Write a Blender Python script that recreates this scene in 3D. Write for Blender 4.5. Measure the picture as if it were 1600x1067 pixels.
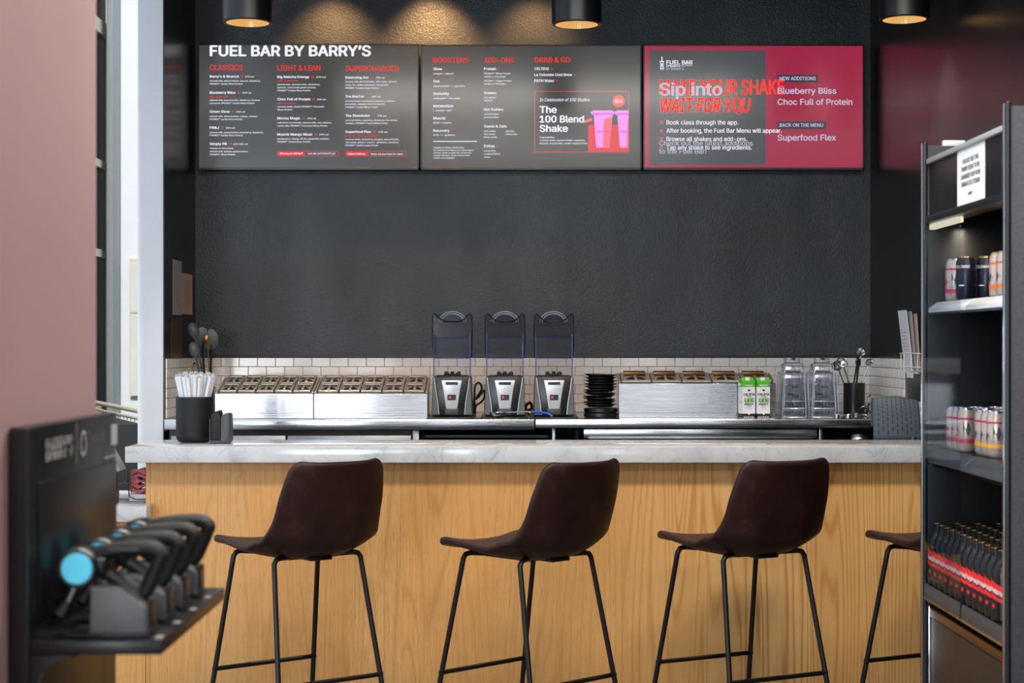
import bpy, bmesh, math, random
from mathutils import Vector, Matrix
from mathutils.geometry import delaunay_2d_cdt
random.seed(7)
R = math.radians
C = bpy.context.scene.collection
for _o in list(bpy.data.objects):
    bpy.data.objects.remove(_o)

# ------------------------------------------------------------------ camera
H = 1.42            # camera height (m)
F = 2668.0          # focal length in pixels of the 1600 px wide frame (60 mm)
HZ = 540.0          # row of the horizon
cam_d = bpy.data.cameras.new('camera')
cam_d.sensor_width = 36.0
cam_d.lens = 36.0 * F / 1600.0
cam_d.shift_y = (HZ - 533.5) / 1600.0
cam_d.clip_end = 100
cam_d.dof.use_dof = True
cam_d.dof.focus_distance = 7.2
cam_d.dof.aperture_fstop = 4.5
cam = bpy.data.objects.new('camera', cam_d)
cam.location = (0, 0, H)
cam.rotation_euler = (R(90), 0, 0)
C.objects.link(cam)
sc = bpy.context.scene
sc.camera = cam

def wx(px, D):      # measured column -> metres at distance D
    return (px - 800.0) * D / F
def wz(py, D):      # measured row -> height at distance D
    return H - (py - HZ) * D / F

# ------------------------------------------------------------------ world, light, exposure
w = bpy.data.worlds.new('sky')
sc.world = w
w.use_nodes = True
w.node_tree.nodes['Background'].inputs[0].default_value = (0.80, 0.89, 1.0, 1)
w.node_tree.nodes['Background'].inputs[1].default_value = 1.25

def area(name, loc, rot, sx, sy, power, col):
    d = bpy.data.lights.new(name, 'AREA')
    d.shape = 'RECTANGLE'; d.size = sx; d.size_y = sy; d.energy = power; d.color = col
    o = bpy.data.objects.new(name, d); o.location = loc; o.rotation_euler = rot
    C.objects.link(o); return o

DAY = (0.90, 0.95, 1.0)
WIN = [(-4.9, -2.95, 210), (-2.72, -2.5, 26), (-1.75, -1.2, 85), (1.52, 1.72, 22)]   # windows in the rear wall of the hall
for i, (x0, x1, pw) in enumerate(WIN):
    area('daylight_window', ((x0 + x1) / 2, -3.95, 1.75), (R(90), 0, 0), x1 - x0, 2.7, pw, DAY)
for yy, pw in ((1.0, 130), (4.2, 150)):
    area('ceiling_panel_light', (0.25, yy, 3.36), (0, 0, 0), 3.0, 0.5, pw, (1.0, 0.95, 0.88))  # unseen fill lamps added to brighten the bar and stools

sd = bpy.data.lights.new('sun_outside', 'SUN'); sd.energy = 3.2; sd.color = (1.0, 0.97, 0.90); sd.angle = R(1)
so = bpy.data.objects.new('sun_outside', sd); so.rotation_euler = Vector((0, .77, -.64)).to_track_quat('-Z', 'Y').to_euler(); C.objects.link(so)

def spot(name, loc, target, power, col, size, blend=0.6, rad=0.03):
    d = bpy.data.lights.new(name, 'SPOT')
    d.energy = power; d.color = col; d.spot_size = R(size); d.spot_blend = blend; d.shadow_soft_size = rad
    o = bpy.data.objects.new(name, d); o.location = loc
    o.rotation_euler = (Vector(target) - Vector(loc)).to_track_quat('-Z', 'Y').to_euler()
    C.objects.link(o); return o

for px, pw in ((515, 60), (672, 120), (835, 38)):      # wall washers on the ceiling above the screens
    X = wx(px, 8.6)
    spot('wall_washer', (X, 8.45, 3.36), (X, 8.75, 2.7), pw, (1.0, 0.52, 0.19), 75, 0.9)

vs = sc.view_settings
vs.view_transform = 'Standard'
vs.look = 'None'
vs.exposure = 0.0
vs.gamma = 1.0
vs.use_curve_mapping = False

# ------------------------------------------------------------------ materials
def lin(h):
    if isinstance(h, str):
        h = h.lstrip('#'); v = [int(h[i:i + 2], 16) / 255 for i in (0, 2, 4)]
    else:
        v = [c / 255 for c in h]
    return tuple((c / 12.92 if c <= 0.04045 else ((c + 0.055) / 1.055) ** 2.4) for c in v) + (1.0,)

class NT:
    def __init__(s, m):
        s.t = m.node_tree; s.n = s.t.nodes; s.l = s.t.links
        s.b = s.n.get('Principled BSDF'); s.out = s.n.get('Material Output')
    def add(s, typ, **kw):
        nd = s.n.new(typ)
        for k, v in kw.items():
            if k in nd.inputs: nd.inputs[k].default_value = v
            else: setattr(nd, k, v)
        return nd
    def link(s, a, b): s.l.new(a, b)
    def coords(s, scale=(1, 1, 1), kind='Object'):
        tc = s.add('ShaderNodeTexCoord'); mp = s.add('ShaderNodeMapping')
        mp.inputs['Scale'].default_value = scale
        s.link(tc.outputs[kind], mp.inputs['Vector']); return mp.outputs['Vector']
    def noise(s, vec, scale, detail=3, rough=0.5, dist=0.0):
        nd = s.add('ShaderNodeTexNoise'); nd.inputs['Scale'].default_value = scale
        nd.inputs['Detail'].default_value = detail; nd.inputs['Roughness'].default_value = rough
        nd.inputs['Distortion'].default_value = dist
        s.link(vec, nd.inputs['Vector']); return nd.outputs['Fac']
    def ramp(s, fac, stops):
        nd = s.add('ShaderNodeValToRGB'); e = nd.color_ramp.elements
        while len(e) < len(stops): e.new(0.5)
        for el, (p, c) in zip(e, stops): el.position = p; el.color = c
        s.link(fac, nd.inputs['Fac']); return nd.outputs['Color']
    def mrange(s, v, a, b, lo=0.0, hi=1.0):
        nd = s.add('ShaderNodeMapRange'); nd.inputs[1].default_value = lo; nd.inputs[2].default_value = hi
        nd.inputs[3].default_value = a; nd.inputs[4].default_value = b
        s.link(v, nd.inputs[0]); return nd.outputs[0]
    def math(s, op, a, b=None):
        nd = s.add('ShaderNodeMath'); nd.operation = op
        for i, v in enumerate((a, b)):
            if v is None: continue
            if isinstance(v, (int, float)): nd.inputs[i].default_value = v
            else: s.link(v, nd.inputs[i])
        return nd.outputs[0]
    def mix(s, fac, a, b, mode='MIX'):
        nd = s.add('ShaderNodeMix'); nd.data_type = 'RGBA'; nd.blend_type = mode
        for idx, v in ((0, fac), (6, a), (7, b)):
            if isinstance(v, (int, float)): nd.inputs[idx].default_value = v
            elif isinstance(v, tuple): nd.inputs[idx].default_value = v
            else: s.link(v, nd.inputs[idx])
        return nd.outputs[2]
    def bump(s, h, strength=0.2, dist=0.01):
        nd = s.add('ShaderNodeBump'); nd.inputs['Strength'].default_value = strength
        nd.inputs['Distance'].default_value = dist
        s.link(h, nd.inputs['Height']); s.link(nd.outputs[0], s.b.inputs['Normal'])

def mat(name, col, rough=0.5, metal=0.0, spec=0.5, var=0.08, scale=25.0, bump=0.0, stretch=(1, 1, 1), coat=0.0):
    m = bpy.data.materials.new(name); m.use_nodes = True
    t = NT(m); c = lin(col)
    v = t.coords(stretch)
    n = t.noise(v, scale)
    dark = tuple(x * (1 - var) for x in c[:3]) + (1,); lite = tuple(min(1, x * (1 + var)) for x in c[:3]) + (1,)
    t.link(t.ramp(n, [(0.3, dark), (0.7, lite)]), t.b.inputs['Base Color'])
    t.link(t.mrange(n, max(0.02, rough * 0.96), min(1, rough * 1.04), 0.3, 0.7), t.b.inputs['Roughness'])
    t.b.inputs['Metallic'].default_value = metal
    t.b.inputs['Specular IOR Level'].default_value = spec
    t.b.inputs['Coat Weight'].default_value = coat
    t.b.inputs['Coat Roughness'].default_value = 0.05
    if bump: t.bump(n, bump, 0.004)
    return m

def emit(name, col, strength=1.0, gloss=0.15):
    m = bpy.data.materials.new(name); m.use_nodes = True
    t = NT(m)
    t.b.inputs['Base Color'].default_value = (0.006, 0.006, 0.007, 1)
    t.b.inputs['Roughness'].default_value = gloss
    t.b.inputs['Emission Color'].default_value = lin(col)
    t.b.inputs['Emission Strength'].default_value = strength
    return m

def clear(name, tint, gloss_rough=0.06, refl=0.16):
    m = bpy.data.materials.new(name); m.use_nodes = True
    t = NT(m); t.n.remove(t.b)
    tr = t.add('ShaderNodeBsdfTransparent'); tr.inputs[0].default_value = tint
    gl = t.add('ShaderNodeBsdfGlossy'); gl.inputs['Roughness'].default_value = gloss_rough
    lw = t.add('ShaderNodeLayerWeight'); lw.inputs['Blend'].default_value = 0.35
    f = t.mrange(lw.outputs['Facing'], refl * 0.5, min(0.9, refl * 4))
    mx = t.add('ShaderNodeMixShader'); t.link(f, mx.inputs[0]); t.link(tr.outputs[0], mx.inputs[1]); t.link(gl.outputs[0], mx.inputs[2])
    t.link(mx.outputs[0], t.out.inputs['Surface'])
    return m

def wood_mat():
    m = bpy.data.materials.new('oak_veneer'); m.use_nodes = True
    t = NT(m)
    tc = t.add('ShaderNodeTexCoord'); sp = t.add('ShaderNodeSeparateXYZ'); t.link(tc.outputs['Object'], sp.inputs[0])
    x = sp.outputs['X']; z = sp.outputs['Z']
    leaf = t.math('FLOOR', t.math('MULTIPLY', t.math('ADD', x, 1.452), 1 / 0.203))
    wn = t.add('ShaderNodeTexWhiteNoise'); wn.noise_dimensions = '1D'; t.link(leaf, wn.inputs['W'])
    rnd = wn.outputs['Value']
    cb = t.add('ShaderNodeCombineXYZ')
    t.link(t.math('ADD', x, t.math('MULTIPLY', rnd, 7.0)), cb.inputs[0])
    t.link(t.math('ADD', t.math('MULTIPLY', z, 0.06), t.math('MULTIPLY', rnd, 3.0)), cb.inputs[2])
    n1 = t.noise(cb.outputs[0], 3.2, 2, 0.45, 0.3)
    n2 = t.noise(cb.outputs[0], 16.0, 3, 0.5)
    ph = t.math('ADD', t.math('MULTIPLY', n1, 230.0), t.math('MULTIPLY', n2, 9.0))
    ring = t.mrange(t.math('SINE', ph), 0, 1, -1, 1)
    ring = t.math('POWER', ring, 2.2)
    fb = t.coords((1, 1, 0.02)); fib = t.noise(fb, 170.0, 3, 0.6)
    pr = t.coords((1, 1, 0.06)); por = t.noise(pr, 330.0, 2, 0.6)
    big = t.noise(t.coords((1, 1, 0.35)), 2.0, 2)
    c = t.ramp(ring, [(0.0, lin('#cf9d60')), (0.6, lin('#cb995b')), (1.0, lin('#bb8a4f'))])
    c = t.mix(t.mrange(fib, 0.0, 0.5, 0.35, 0.7), c, lin('#a8743e'))
    c = t.mix(t.mrange(por, 0.0, 0.50, 0.56, 0.70), c, lin('#8f5d2e'))
    bold = t.mrange(x, 0.0, 1.0, 0.35, 0.75)            # the boards at that end carry a coarser figure
    c = t.mix(t.math('MULTIPLY', bold, 0.62), c, t.ramp(ring, [(0.0, lin('#dcb074')), (0.45, lin('#d0a062')), (1.0, lin('#a87439'))]))
    c = t.mix(t.mrange(rnd, 0.0, 0.42), c, lin('#c5883f'))
    c = t.mix(t.mrange(big, 0.0, 0.25, 0.4, 0.7), c, lin('#d3a263'))
    t.link(c, t.b.inputs['Base Color'])
    t.link(t.mrange(fib, 0.38, 0.55), t.b.inputs['Roughness'])
    t.b.inputs['Specular IOR Level'].default_value = 0.35
    t.bump(fib, 0.06, 0.002)
    return m

def marble_mat():
    m = bpy.data.materials.new('pale_marble'); m.use_nodes = True
    t = NT(m); v = t.coords((1, 1, 1))
    cl = t.noise(v, 5.0, 5, 0.62, 0.4)
    base = t.ramp(cl, [(0.30, lin('#b3b4b7')), (0.55, lin('#c6c7ca')), (0.75, lin('#d0d1d2'))])
    a = t.noise(v, 4.5, 5, 0.55, 1.6)
    vein = t.mrange(t.math('ABSOLUTE', t.math('SUBTRACT', a, 0.5)), 1.0, 0.0, 0.0, 0.022)
    b = t.noise(v, 11.0, 4, 0.5, 1.2)
    vein2 = t.mrange(t.math('ABSOLUTE', t.math('SUBTRACT', b, 0.48)), 0.6, 0.0, 0.0, 0.014)
    vv = t.math('MULTIPLY', t.math('MAXIMUM', vein, vein2), t.mrange(cl, 0.15, 1.0, 0.65, 0.35))
    t.link(t.mix(t.math('MULTIPLY', vv, 0.6), base, lin('#8f9296')), t.b.inputs['Base Color'])
    t.b.inputs['Roughness'].default_value = 0.10
    t.b.inputs['Specular IOR Level'].default_value = 0.45
    return m

def steel_mat(name, col='#c3c6ca', rough=0.24, axis='x'):
    m = bpy.data.materials.new(name); m.use_nodes = True
    t = NT(m)
    v = t.coords((0.6, 40, 60) if axis == 'x' else (60, 60, 0.6))
    n = t.noise(v, 6.0, 4, 0.6); g = t.noise(t.coords(), 4.0, 3)
    c = lin(col)
    t.link(t.ramp(n, [(0.25, tuple(x * 0.95 for x in c[:3]) + (1,)), (0.75, c)]), t.b.inputs['Base Color'])
    t.link(t.mrange(n, rough * 0.75, rough * 1.3, 0.3, 0.7), t.b.inputs['Roughness'])
    t.b.inputs['Metallic'].default_value = 1.0
    t.bump(g, 0.02, 0.004)
    return m

def black_wall_mat():
    m = bpy.data.materials.new('black_rolled_paint'); m.use_nodes = True
    t = NT(m); v = t.coords()
    f = t.noise(v, 130.0, 2, 0.6); g = t.noise(v, 2.2, 4, 0.55); k = t.noise(t.coords((1, 1, 0.3)), 5.0, 3)
    t.link(t.ramp(g, [(0.3, lin('#20272e')), (0.7, lin('#2d353d'))]), t.b.inputs['Base Color'])
    t.link(t.mrange(k, 0.36, 0.50, 0.3, 0.7), t.b.inputs['Roughness'])
    t.b.inputs['Specular IOR Level'].default_value = 0.5
    t.bump(t.math('ADD', f, t.math('MULTIPLY', g, 2.0)), 0.6, 0.005)
    return m

def leather_mat():
    m = bpy.data.materials.new('brown_leather'); m.use_nodes = True
    t = NT(m); v = t.coords()
    a = t.noise(v, 9.0, 5, 0.62, 0.6); f = t.noise(v, 240.0, 2)
    t.link(t.ramp(a, [(0.25, lin('#1d0d0a')), (0.55, lin('#2a140f')), (0.8, lin('#41231a'))]), t.b.inputs['Base Color'])
    t.link(t.mrange(a, 0.42, 0.58, 0.3, 0.7), t.b.inputs['Roughness'])
    t.b.inputs['Specular IOR Level'].default_value = 0.32
    t.bump(f, 0.10, 0.002)
    return m

M = {}
M['wood'] = wood_mat(); M['marble'] = marble_mat(); M['steel'] = steel_mat('brushed_steel')
M['steel_lid'] = mat('lid_steel', '#b8afa6', 0.40, 0.55, var=0.05, scale=40)
M['steel_dark'] = steel_mat('dull_steel', '#8b8e92', 0.32)
M['chrome'] = mat('polished_chrome', '#c9ccd0', 0.10, 1.0, var=0.03)
M['black_wall'] = black_wall_mat()
M['gloss_black'] = mat('gloss_black_paint', '#0e0f11', 0.13, 0, 0.5, var=0.1, scale=3)
M['side_wall'] = mat('black_sheen_wall_paint', '#111113', 0.26, 0, 0.32, var=0.08, scale=3)
M['white_paint'] = mat('white_wall_paint', '#dfe3ea', 0.55, var=0.02, scale=6, bump=0.02)
M['partition'] = mat('pale_grey_wall_paint', '#c2c7d1', 0.55, var=0.02, scale=6)
M['pink'] = mat('mauve_wall_paint', '#ae8c8e', 0.5, var=0.02, scale=3, bump=0.02)
M['tile'] = mat('white_glazed_tile', '#dcdad8', 0.12, 0, 0.5, var=0.03, scale=8)
M['grout'] = mat('grey_grout', '#8e8984', 0.8, var=0.06, scale=60)
M['ledge'] = mat('rust_brown_ledge', '#3d2a24', 0.5, var=0.2, scale=30)
M['leather'] = leather_mat()
M['black_metal'] = mat('black_powder_coat', '#0c0c0d', 0.42, 0.3, 0.5, var=0.1, scale=80)
M['black_plastic'] = mat('black_plastic', '#101112', 0.35, 0, 0.5, var=0.1, scale=60)
M['matte_black'] = mat('matte_black', '#111214', 0.6, 0, 0.4, var=0.12, scale=40)
M['satin_black'] = mat('satin_black_lacquer', '#121316', 0.32, 0, 0.5, var=0.08, scale=20)
M['charcoal'] = mat('charcoal_plastic', '#3a3d41', 0.45, 0, 0.5, var=0.06, scale=50)
M['dock_grey'] = mat('grey_dock_plastic', '#55585c', 0.42, 0, 0.5, var=0.05, scale=60)
M['floor'] = mat('grey_floor', '#5d5b59', 0.4, var=0.1, scale=4)
M['ceiling'] = mat('dark_ceiling', '#2c2b2b', 0.8, var=0.05, scale=4)
M['rear'] = mat('grey_hall_wall', '#6a6a6c', 0.6, var=0.05, scale=4)
M['cream'] = mat('cream_stucco', '#cdc6b0', 0.7, var=0.04, scale=12, bump=0.05)
M['dark_glass'] = mat('dark_window_glass', '#2b2c29', 0.5, 0, 0.2, var=0.1, scale=3)
M['green_glass'] = mat('pale_green_window', '#cfd9cf', 0.2, var=0.08, scale=5)
M['grey_frame'] = mat('grey_frame_paint', '#8d9294', 0.45, var=0.04)
M['paper'] = mat('white_paper', '#dcdfe6', 0.7, var=0.02, scale=20)
M['tan_paper'] = mat('tan_paper', '#b59f8e', 0.7, var=0.04, scale=20)
M['grey_paper'] = mat('grey_paper', '#a8a5ab', 0.7, var=0.04, scale=20)
M['ink'] = mat('black_ink', '#17181b', 0.6, var=0.05)
M['white_print'] = mat('white_print', '#e4e4e6', 0.5, var=0.02)
M['grey_print'] = mat('grey_print', '#8f8a8d', 0.5, var=0.02)
M['red_print'] = mat('red_print', '#d81e23', 0.45, var=0.04)
M['clear'] = clear('clear_polycarbonate', (0.955, 0.96, 0.98, 1), 0.06, 0.10)
M['smoke'] = clear('smoky_polycarbonate', (0.80, 0.81, 0.85, 1), 0.08, 0.16)
M['jar'] = clear('jar_polycarbonate', (0.91, 0.925, 0.96, 1), 0.10, 0.14)
M['glass'] = clear('fridge_glass', (0.88, 0.91, 0.94, 1), 0.05, 0.03)
M['blue_edge'] = mat('blue_tinted_edge', '#3d3f86', 0.2, 0, 0.6, var=0.15, scale=40)
M['dark_edge'] = mat('dark_hood_edge', '#12121c', 0.25, 0, 0.6, var=0.15, scale=40)
M['jar_edge'] = mat('pale_jar_edge', '#8f98a8', 0.2, 0, 0.6, var=0.15, scale=40)
M['jar_mark'] = mat('jar_marking', '#2f3440', 0.4, var=0.1)
M['silver'] = mat('silver_plate', '#d4d7dd', 0.35, 0.35, var=0.03, scale=8)
M['blue'] = mat('blue_vinyl', '#1a47b4', 0.35, var=0.08)
M['cyan'] = mat('cyan_anodised', '#58d2f6', 0.3, 0.1, var=0.12, scale=14)
M['red'] = mat('red_plastic', '#a8404a', 0.45, var=0.1)
M['green'] = mat('green_print', '#4fae2f', 0.45, var=0.06)
M['brown_panel'] = mat('brown_panel_and_reflection', '#271c13', 0.5, 0.0, var=0.12, scale=20)  # also paints the wood reflection on the cooler body
M['bronze'] = mat('bronze_trim_and_reflection', '#6b4a2b', 0.35, 0.6, var=0.1)  # trim colour, reused to paint brown and amber reflections
M['speckle'] = mat('speckled_side_panel', '#3b3b42', 0.5, 0.1, var=0.22, scale=140)
M['navy'] = mat('navy_can_print', '#141a2b', 0.3, 0.3, var=0.08)
M['can_pale'] = mat('pale_can_print', '#b9aaa3', 0.28, 0.4, var=0.06)
M['gold'] = mat('gold_can_top', '#b8935a', 0.25, 0.9, var=0.08)
M['orange'] = mat('orange_print', '#c9652a', 0.4, var=0.06)
M['amber'] = mat('amber_print', '#d79a2b', 0.4, var=0.06)
M['magenta'] = mat('magenta_print', '#b3264f', 0.4, var=0.06)
M['bottle'] = mat('black_bottle_enamel', '#17191c', 0.25, 0.4, var=0.08)
M['silicone'] = mat('slate_silicone', '#3d4a56', 0.6, 0, 0.4, var=0.06, scale=60)
M['silicone_dark'] = mat('slate_groove', '#1a2128', 0.7, 0, 0.3, var=0.06, scale=60)
M['copper'] = mat('copper_glint_bar', '#a87547', 0.3, 0.8, var=0.12)  # also paints the warm reflections on the wide pan lids
M['wire'] = mat('white_wire', '#d8d9dc', 0.4, var=0.03)
# screens give off light
M['scr_grey'] = emit('screen_grey', '#4f5152', 0.66)
M['scr_slate'] = emit('screen_slate', '#4c5055', 0.8)
M['scr_red'] = emit('screen_crimson', '#a02545', 0.95)
M['t_white'] = emit('screen_white_text', '#f3f2ff', 1.0)
M['t_soft'] = emit('screen_pale_text', '#c9c6e0', 0.9)
M['t_red'] = emit('screen_red_text', '#e23a34', 1.0)
M['t_red2'] = emit('screen_bright_red_text', '#ff4335', 1.0)
M['t_dim'] = emit('screen_faded_red_text', '#b5555a', 0.8)
M['t_redfill'] = emit('screen_red_box', '#d8222f', 1.0)
M['t_pink'] = emit('screen_pink_cup', '#f08be6', 1.0)
M['t_hot'] = emit('screen_hot_pink', '#ff5a6e', 1.0)
M['t_tag'] = emit('screen_dark_tag', '#3a3f4a', 0.8)
M['t_purple'] = emit('screen_purple', '#c34be0', 1.0)
M['lamp'] = emit('warm_lamp_interior', '#d9a45a', 1.1)
M['strip'] = emit('fridge_light_strip', '#fff0d0', 1.0)
M['led'] = emit('red_led', '#ff4a30', 1.0)
M['display'] = emit('blender_display', '#3a3f55', 0.7)

# ------------------------------------------------------------------ mesh helpers
class MB:
    def __init__(s): s.bm = bmesh.new()
    def _mi(s, geom_faces, mi):
        for f in geom_faces: f.material_index = mi
    def box(s, x0, x1, y0, y1, z0, z1, mi=0, bev=0.0, seg=2, mtx=None):
        t = bmesh.new()
        bmesh.ops.create_cube(t, size=1.0)
        for v in t.verts:
            v.co = Vector((x0 + (v.co.x + .5) * (x1 - x0), y0 + (v.co.y + .5) * (y1 - y0), z0 + (v.co.z + .5) * (z1 - z0)))
        if bev: bmesh.ops.bevel(t, geom=list(t.edges), offset=bev, segments=seg, affect='EDGES', profile=0.5)
        s.merge(t, mi, mtx); return s
    def merge(s, t, mi=0, mtx=None):
        vm = {}
        for v in t.verts: vm[v] = s.bm.verts.new((mtx @ v.co) if mtx else v.co)
        for f in t.faces:
            try:
                nf = s.bm.faces.new([vm[v] for v in f.verts]); nf.material_index = mi if mi is not None else f.material_index
            except ValueError: pass
        t.free()
    def poly(s, pts, mi=0):
        try:
            f = s.bm.faces.new([s.bm.verts.new(p) for p in pts]); f.material_index = mi
        except ValueError: pass
    def prism(s, pts, axis, a, b, mi=0, bev=0.0, seg=2, mtx=None):
        """extrude a 2D outline along axis ('x','y','z') from a to b"""
        def P(p, t):
            return {'x': (t, p[0], p[1]), 'y': (p[0], t, p[1]), 'z': (p[0], p[1], t)}[axis]
        t = bmesh.new()
        A = [t.verts.new(P(p, a)) for p in pts]; B = [t.verts.new(P(p, b)) for p in pts]
        n = len(pts)
        t.faces.new(A[::-1]); t.faces.new(B)
        for i in range(n): t.faces.new((A[i], A[(i + 1) % n], B[(i + 1) % n], B[i]))
        bmesh.ops.recalc_face_normals(t, faces=list(t.faces))
        if bev: bmesh.ops.bevel(t, geom=list(t.edges), offset=bev, segments=seg, affect='EDGES', profile=0.5)
        s.merge(t, mi, mtx); return s
    def tube(s, pts, r, n=8, mi=0, closed=False, cap=True, mtx=None):
        pts = [Vector(p) for p in pts]; m = len(pts)
        rr = r if isinstance(r, (list, tuple)) else [r] * m
        rings = []; up = None
        for i, p in enumerate(pts):
            if closed: d = pts[(i + 1) % m] - pts[i - 1]
            else: d = pts[min(i + 1, m - 1)] - pts[max(i - 1, 0)]
            d = d.normalized() if d.length > 1e-9 else Vector((0, 0, 1))
            if up is None: up = d.orthogonal().normalized()
            up = up - d * up.dot(d)
            up = up.normalized() if up.length > 1e-6 else d.orthogonal().normalized()
            sd = d.cross(up)
            ring = []
            for k in range(n):
                a = 2 * math.pi * k / n
                q = p + (up * math.cos(a) + sd * math.sin(a)) * rr[i]
                ring.append(s.bm.verts.new((mtx @ q) if mtx else q))
            rings.append(ring)
        for i in range(m if closed else m - 1):
            A, B = rings[i], rings[(i + 1) % m]
            for k in range(n):
                f = s.bm.faces.new((A[k], A[(k + 1) % n], B[(k + 1) % n], B[k])); f.material_index = mi
        if cap and not closed:
            f = s.bm.faces.new(rings[0][::-1]); f.material_index = mi
            f = s.bm.faces.new(rings[-1]); f.material_index = mi
        return s
    def lathe(s, prof, c=(0, 0, 0), n=32, mi=0, mtx=None, close=False):
        """prof: list of (radius, z) or (radius, z, material)"""
        rings = []
        for p in prof:
            ring = []
            if p[0] < 1e-6:
                q = Vector((c[0], c[1], c[2] + p[1])); ring = [s.bm.verts.new((mtx @ q) if mtx else q)]
            else:
                for k in range(n):
                    a = 2 * math.pi * k / n
                    q = Vector((c[0] + p[0] * math.cos(a), c[1] + p[0] * math.sin(a), c[2] + p[1]))
                    ring.append(s.bm.verts.new((mtx @ q) if mtx else q))
            rings.append(ring)
        for i in range(len(rings) - 1):
            A, B = rings[i], rings[i + 1]; m_ = prof[i + 1][2] if len(prof[i + 1]) > 2 else mi
            for k in range(n):
                a0, a1 = A[k % len(A)], A[(k + 1) % len(A)]; b0, b1 = B[k % len(B)], B[(k + 1) % len(B)]
                vs_ = []
                for v in (a0, a1, b1, b0):
                    if v not in vs_: vs_.append(v)
                if len(vs_) >= 3:
                    f = s.bm.faces.new(vs_); f.material_index = m_
        return s
    def grid(s, fn, nu, nv, mi=0):
        g = [[s.bm.verts.new(fn(i / nu, j / nv)) for j in range(nv + 1)] for i in range(nu + 1)]
        for i in range(nu):
            for j in range(nv):
                f = s.bm.faces.new((g[i][j], g[i + 1][j], g[i + 1][j + 1], g[i][j + 1])); f.material_index = mi
        return s
    def build(s, name, mats, parent=None, smooth=True, sharp=35, local=False):
        if not isinstance(mats, (list, tuple)): mats = [mats]
        me = bpy.data.meshes.new(name)
        bmesh.ops.recalc_face_normals(s.bm, faces=list(s.bm.faces)) if not getattr(s, 'flat', False) else None
        if smooth:
            for f in s.bm.faces: f.smooth = True
            for e in s.bm.edges:
                if len(e.link_faces) == 2 and e.calc_face_angle(0) > R(sharp): e.smooth = False
        s.bm.to_mesh(me); s.bm.free()
        for m_ in mats: me.materials.append(M[m_] if isinstance(m_, str) else m_)
        o = bpy.data.objects.new(name, me); C.objects.link(o)
        if parent is not None:
            o.parent = parent
            if not local:
                root = parent; mt = Matrix.Identity(4)
                while root is not None:
                    mt = root.matrix_basis @ mt; root = root.parent
                me.transform(mt.inverted())
        return o

def thing(name, label, cat, loc=(0, 0, 0), rotz=0.0, group=None):
    o = bpy.data.objects.new(name, None); C.objects.link(o)
    o.empty_display_size = 0.05
    o.location = loc; o.rotation_euler = (0, 0, rotz)
    o.matrix_basis = Matrix.Translation(Vector(loc)) @ Matrix.Rotation(rotz, 4, 'Z')
    return tag(o, label, cat, group)

def tag(o, label, cat, group=None):
    o['label'] = label; o['category'] = cat
    if group: o['group'] = group
    return o

def struct(o, label=None):
    o['kind'] = 'structure'
    if label: o['label'] = label; o['category'] = o.name.split('_')[0].split('.')[0]
    return o

def dup(root, loc=None, rotz=None, label=None, group=None, euler=None):
    r = root.copy(); C.objects.link(r)
    if loc is not None: r.location = loc
    if rotz is not None: r.rotation_euler = (0, 0, rotz)
    if euler is not None: r.rotation_euler = euler
    if label: r['label'] = label
    if group: r['group'] = group
    for ch in list(root.children):
        c = ch.copy(); C.objects.link(c); c.parent = r
        for g in list(ch.children):
            d = g.copy(); C.objects.link(d); d.parent = c
    return r

# ---- lettering
_fonts = {}
try:                # the grotesque that ships with Blender; its built-in face otherwise
    import os
    FACE = bpy.data.fonts.load(os.path.join(bpy.utils.system_resource('DATAFILES'), 'fonts', 'Inter.woff2'))
except Exception:
    FACE = None
def text_polys(body, bold=0.0, res=2, space=1.0, shear=0.0):
    key = (body, bold, res, space, shear)
    if key in _fonts: return _fonts[key]
    cu = bpy.data.curves.new('lettering', 'FONT')
    cu.body = body; cu.size = 50.0;      # large, so that the fill is exact
    cu.resolution_u = res; cu.space_character = space; cu.shear = shear
    cu.fill_mode = 'NONE'
    if FACE: cu.font = FACE
    o = bpy.data.objects.new('lettering', cu)
    me = o.to_mesh()
    vs_ = [(v.co.x / 50, v.co.y / 50) for v in me.vertices]
    es = [tuple(e.vertices) for e in me.edges]
    r_ = delaunay_2d_cdt([Vector(v) for v in vs_], es, [], 1, 1e-6)
    sg = [(vs_[i], vs_[j]) for i, j in (sorted(e) if abs(e[0] - e[1]) == 1 else sorted(e)[::-1] for e in es)]
    nv = [(v.x, v.y) for v in r_[0]]
    def inside(f):               # winding number of the outlines round the middle of a triangle
        x = sum(nv[i][0] for i in f) / len(f); y = sum(nv[i][1] for i in f) / len(f) + 1e-7
        return sum((1 if q[1] > p[1] else -1) for p, q in sg if (p[1] > y) != (q[1] > y) and x < p[0] + (y - p[1]) * (q[0] - p[0]) / (q[1] - p[1])) != 0
    fs = [tuple(f) for f in r_[2] if inside(f)]; vs_ = nv
    o.to_mesh_clear()
    bpy.data.objects.remove(o); bpy.data.curves.remove(cu)
    if bold > 0.004:            # a heavier weight: the same outline laid down again a hair to each side
        v0, f0, n = list(vs_), list(fs), len(vs_)
        b = bold * 0.9; k = 0
        for dx, dy in (((b, 0), (-b, 0), (0, b * .6), (0, -b * .6)) if bold > 0.017 else ((b, 0), (-b, 0))):
            k += 1
            vs_ += [(x + dx, y + dy) for x, y in v0]; fs += [tuple(i + n * k for i in f) for f in f0]
    xs = [v[0] for v in vs_] or [0, 1]
    out = (vs_, fs, min(xs), max(xs))
    _fonts[key] = out
    return out

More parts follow.
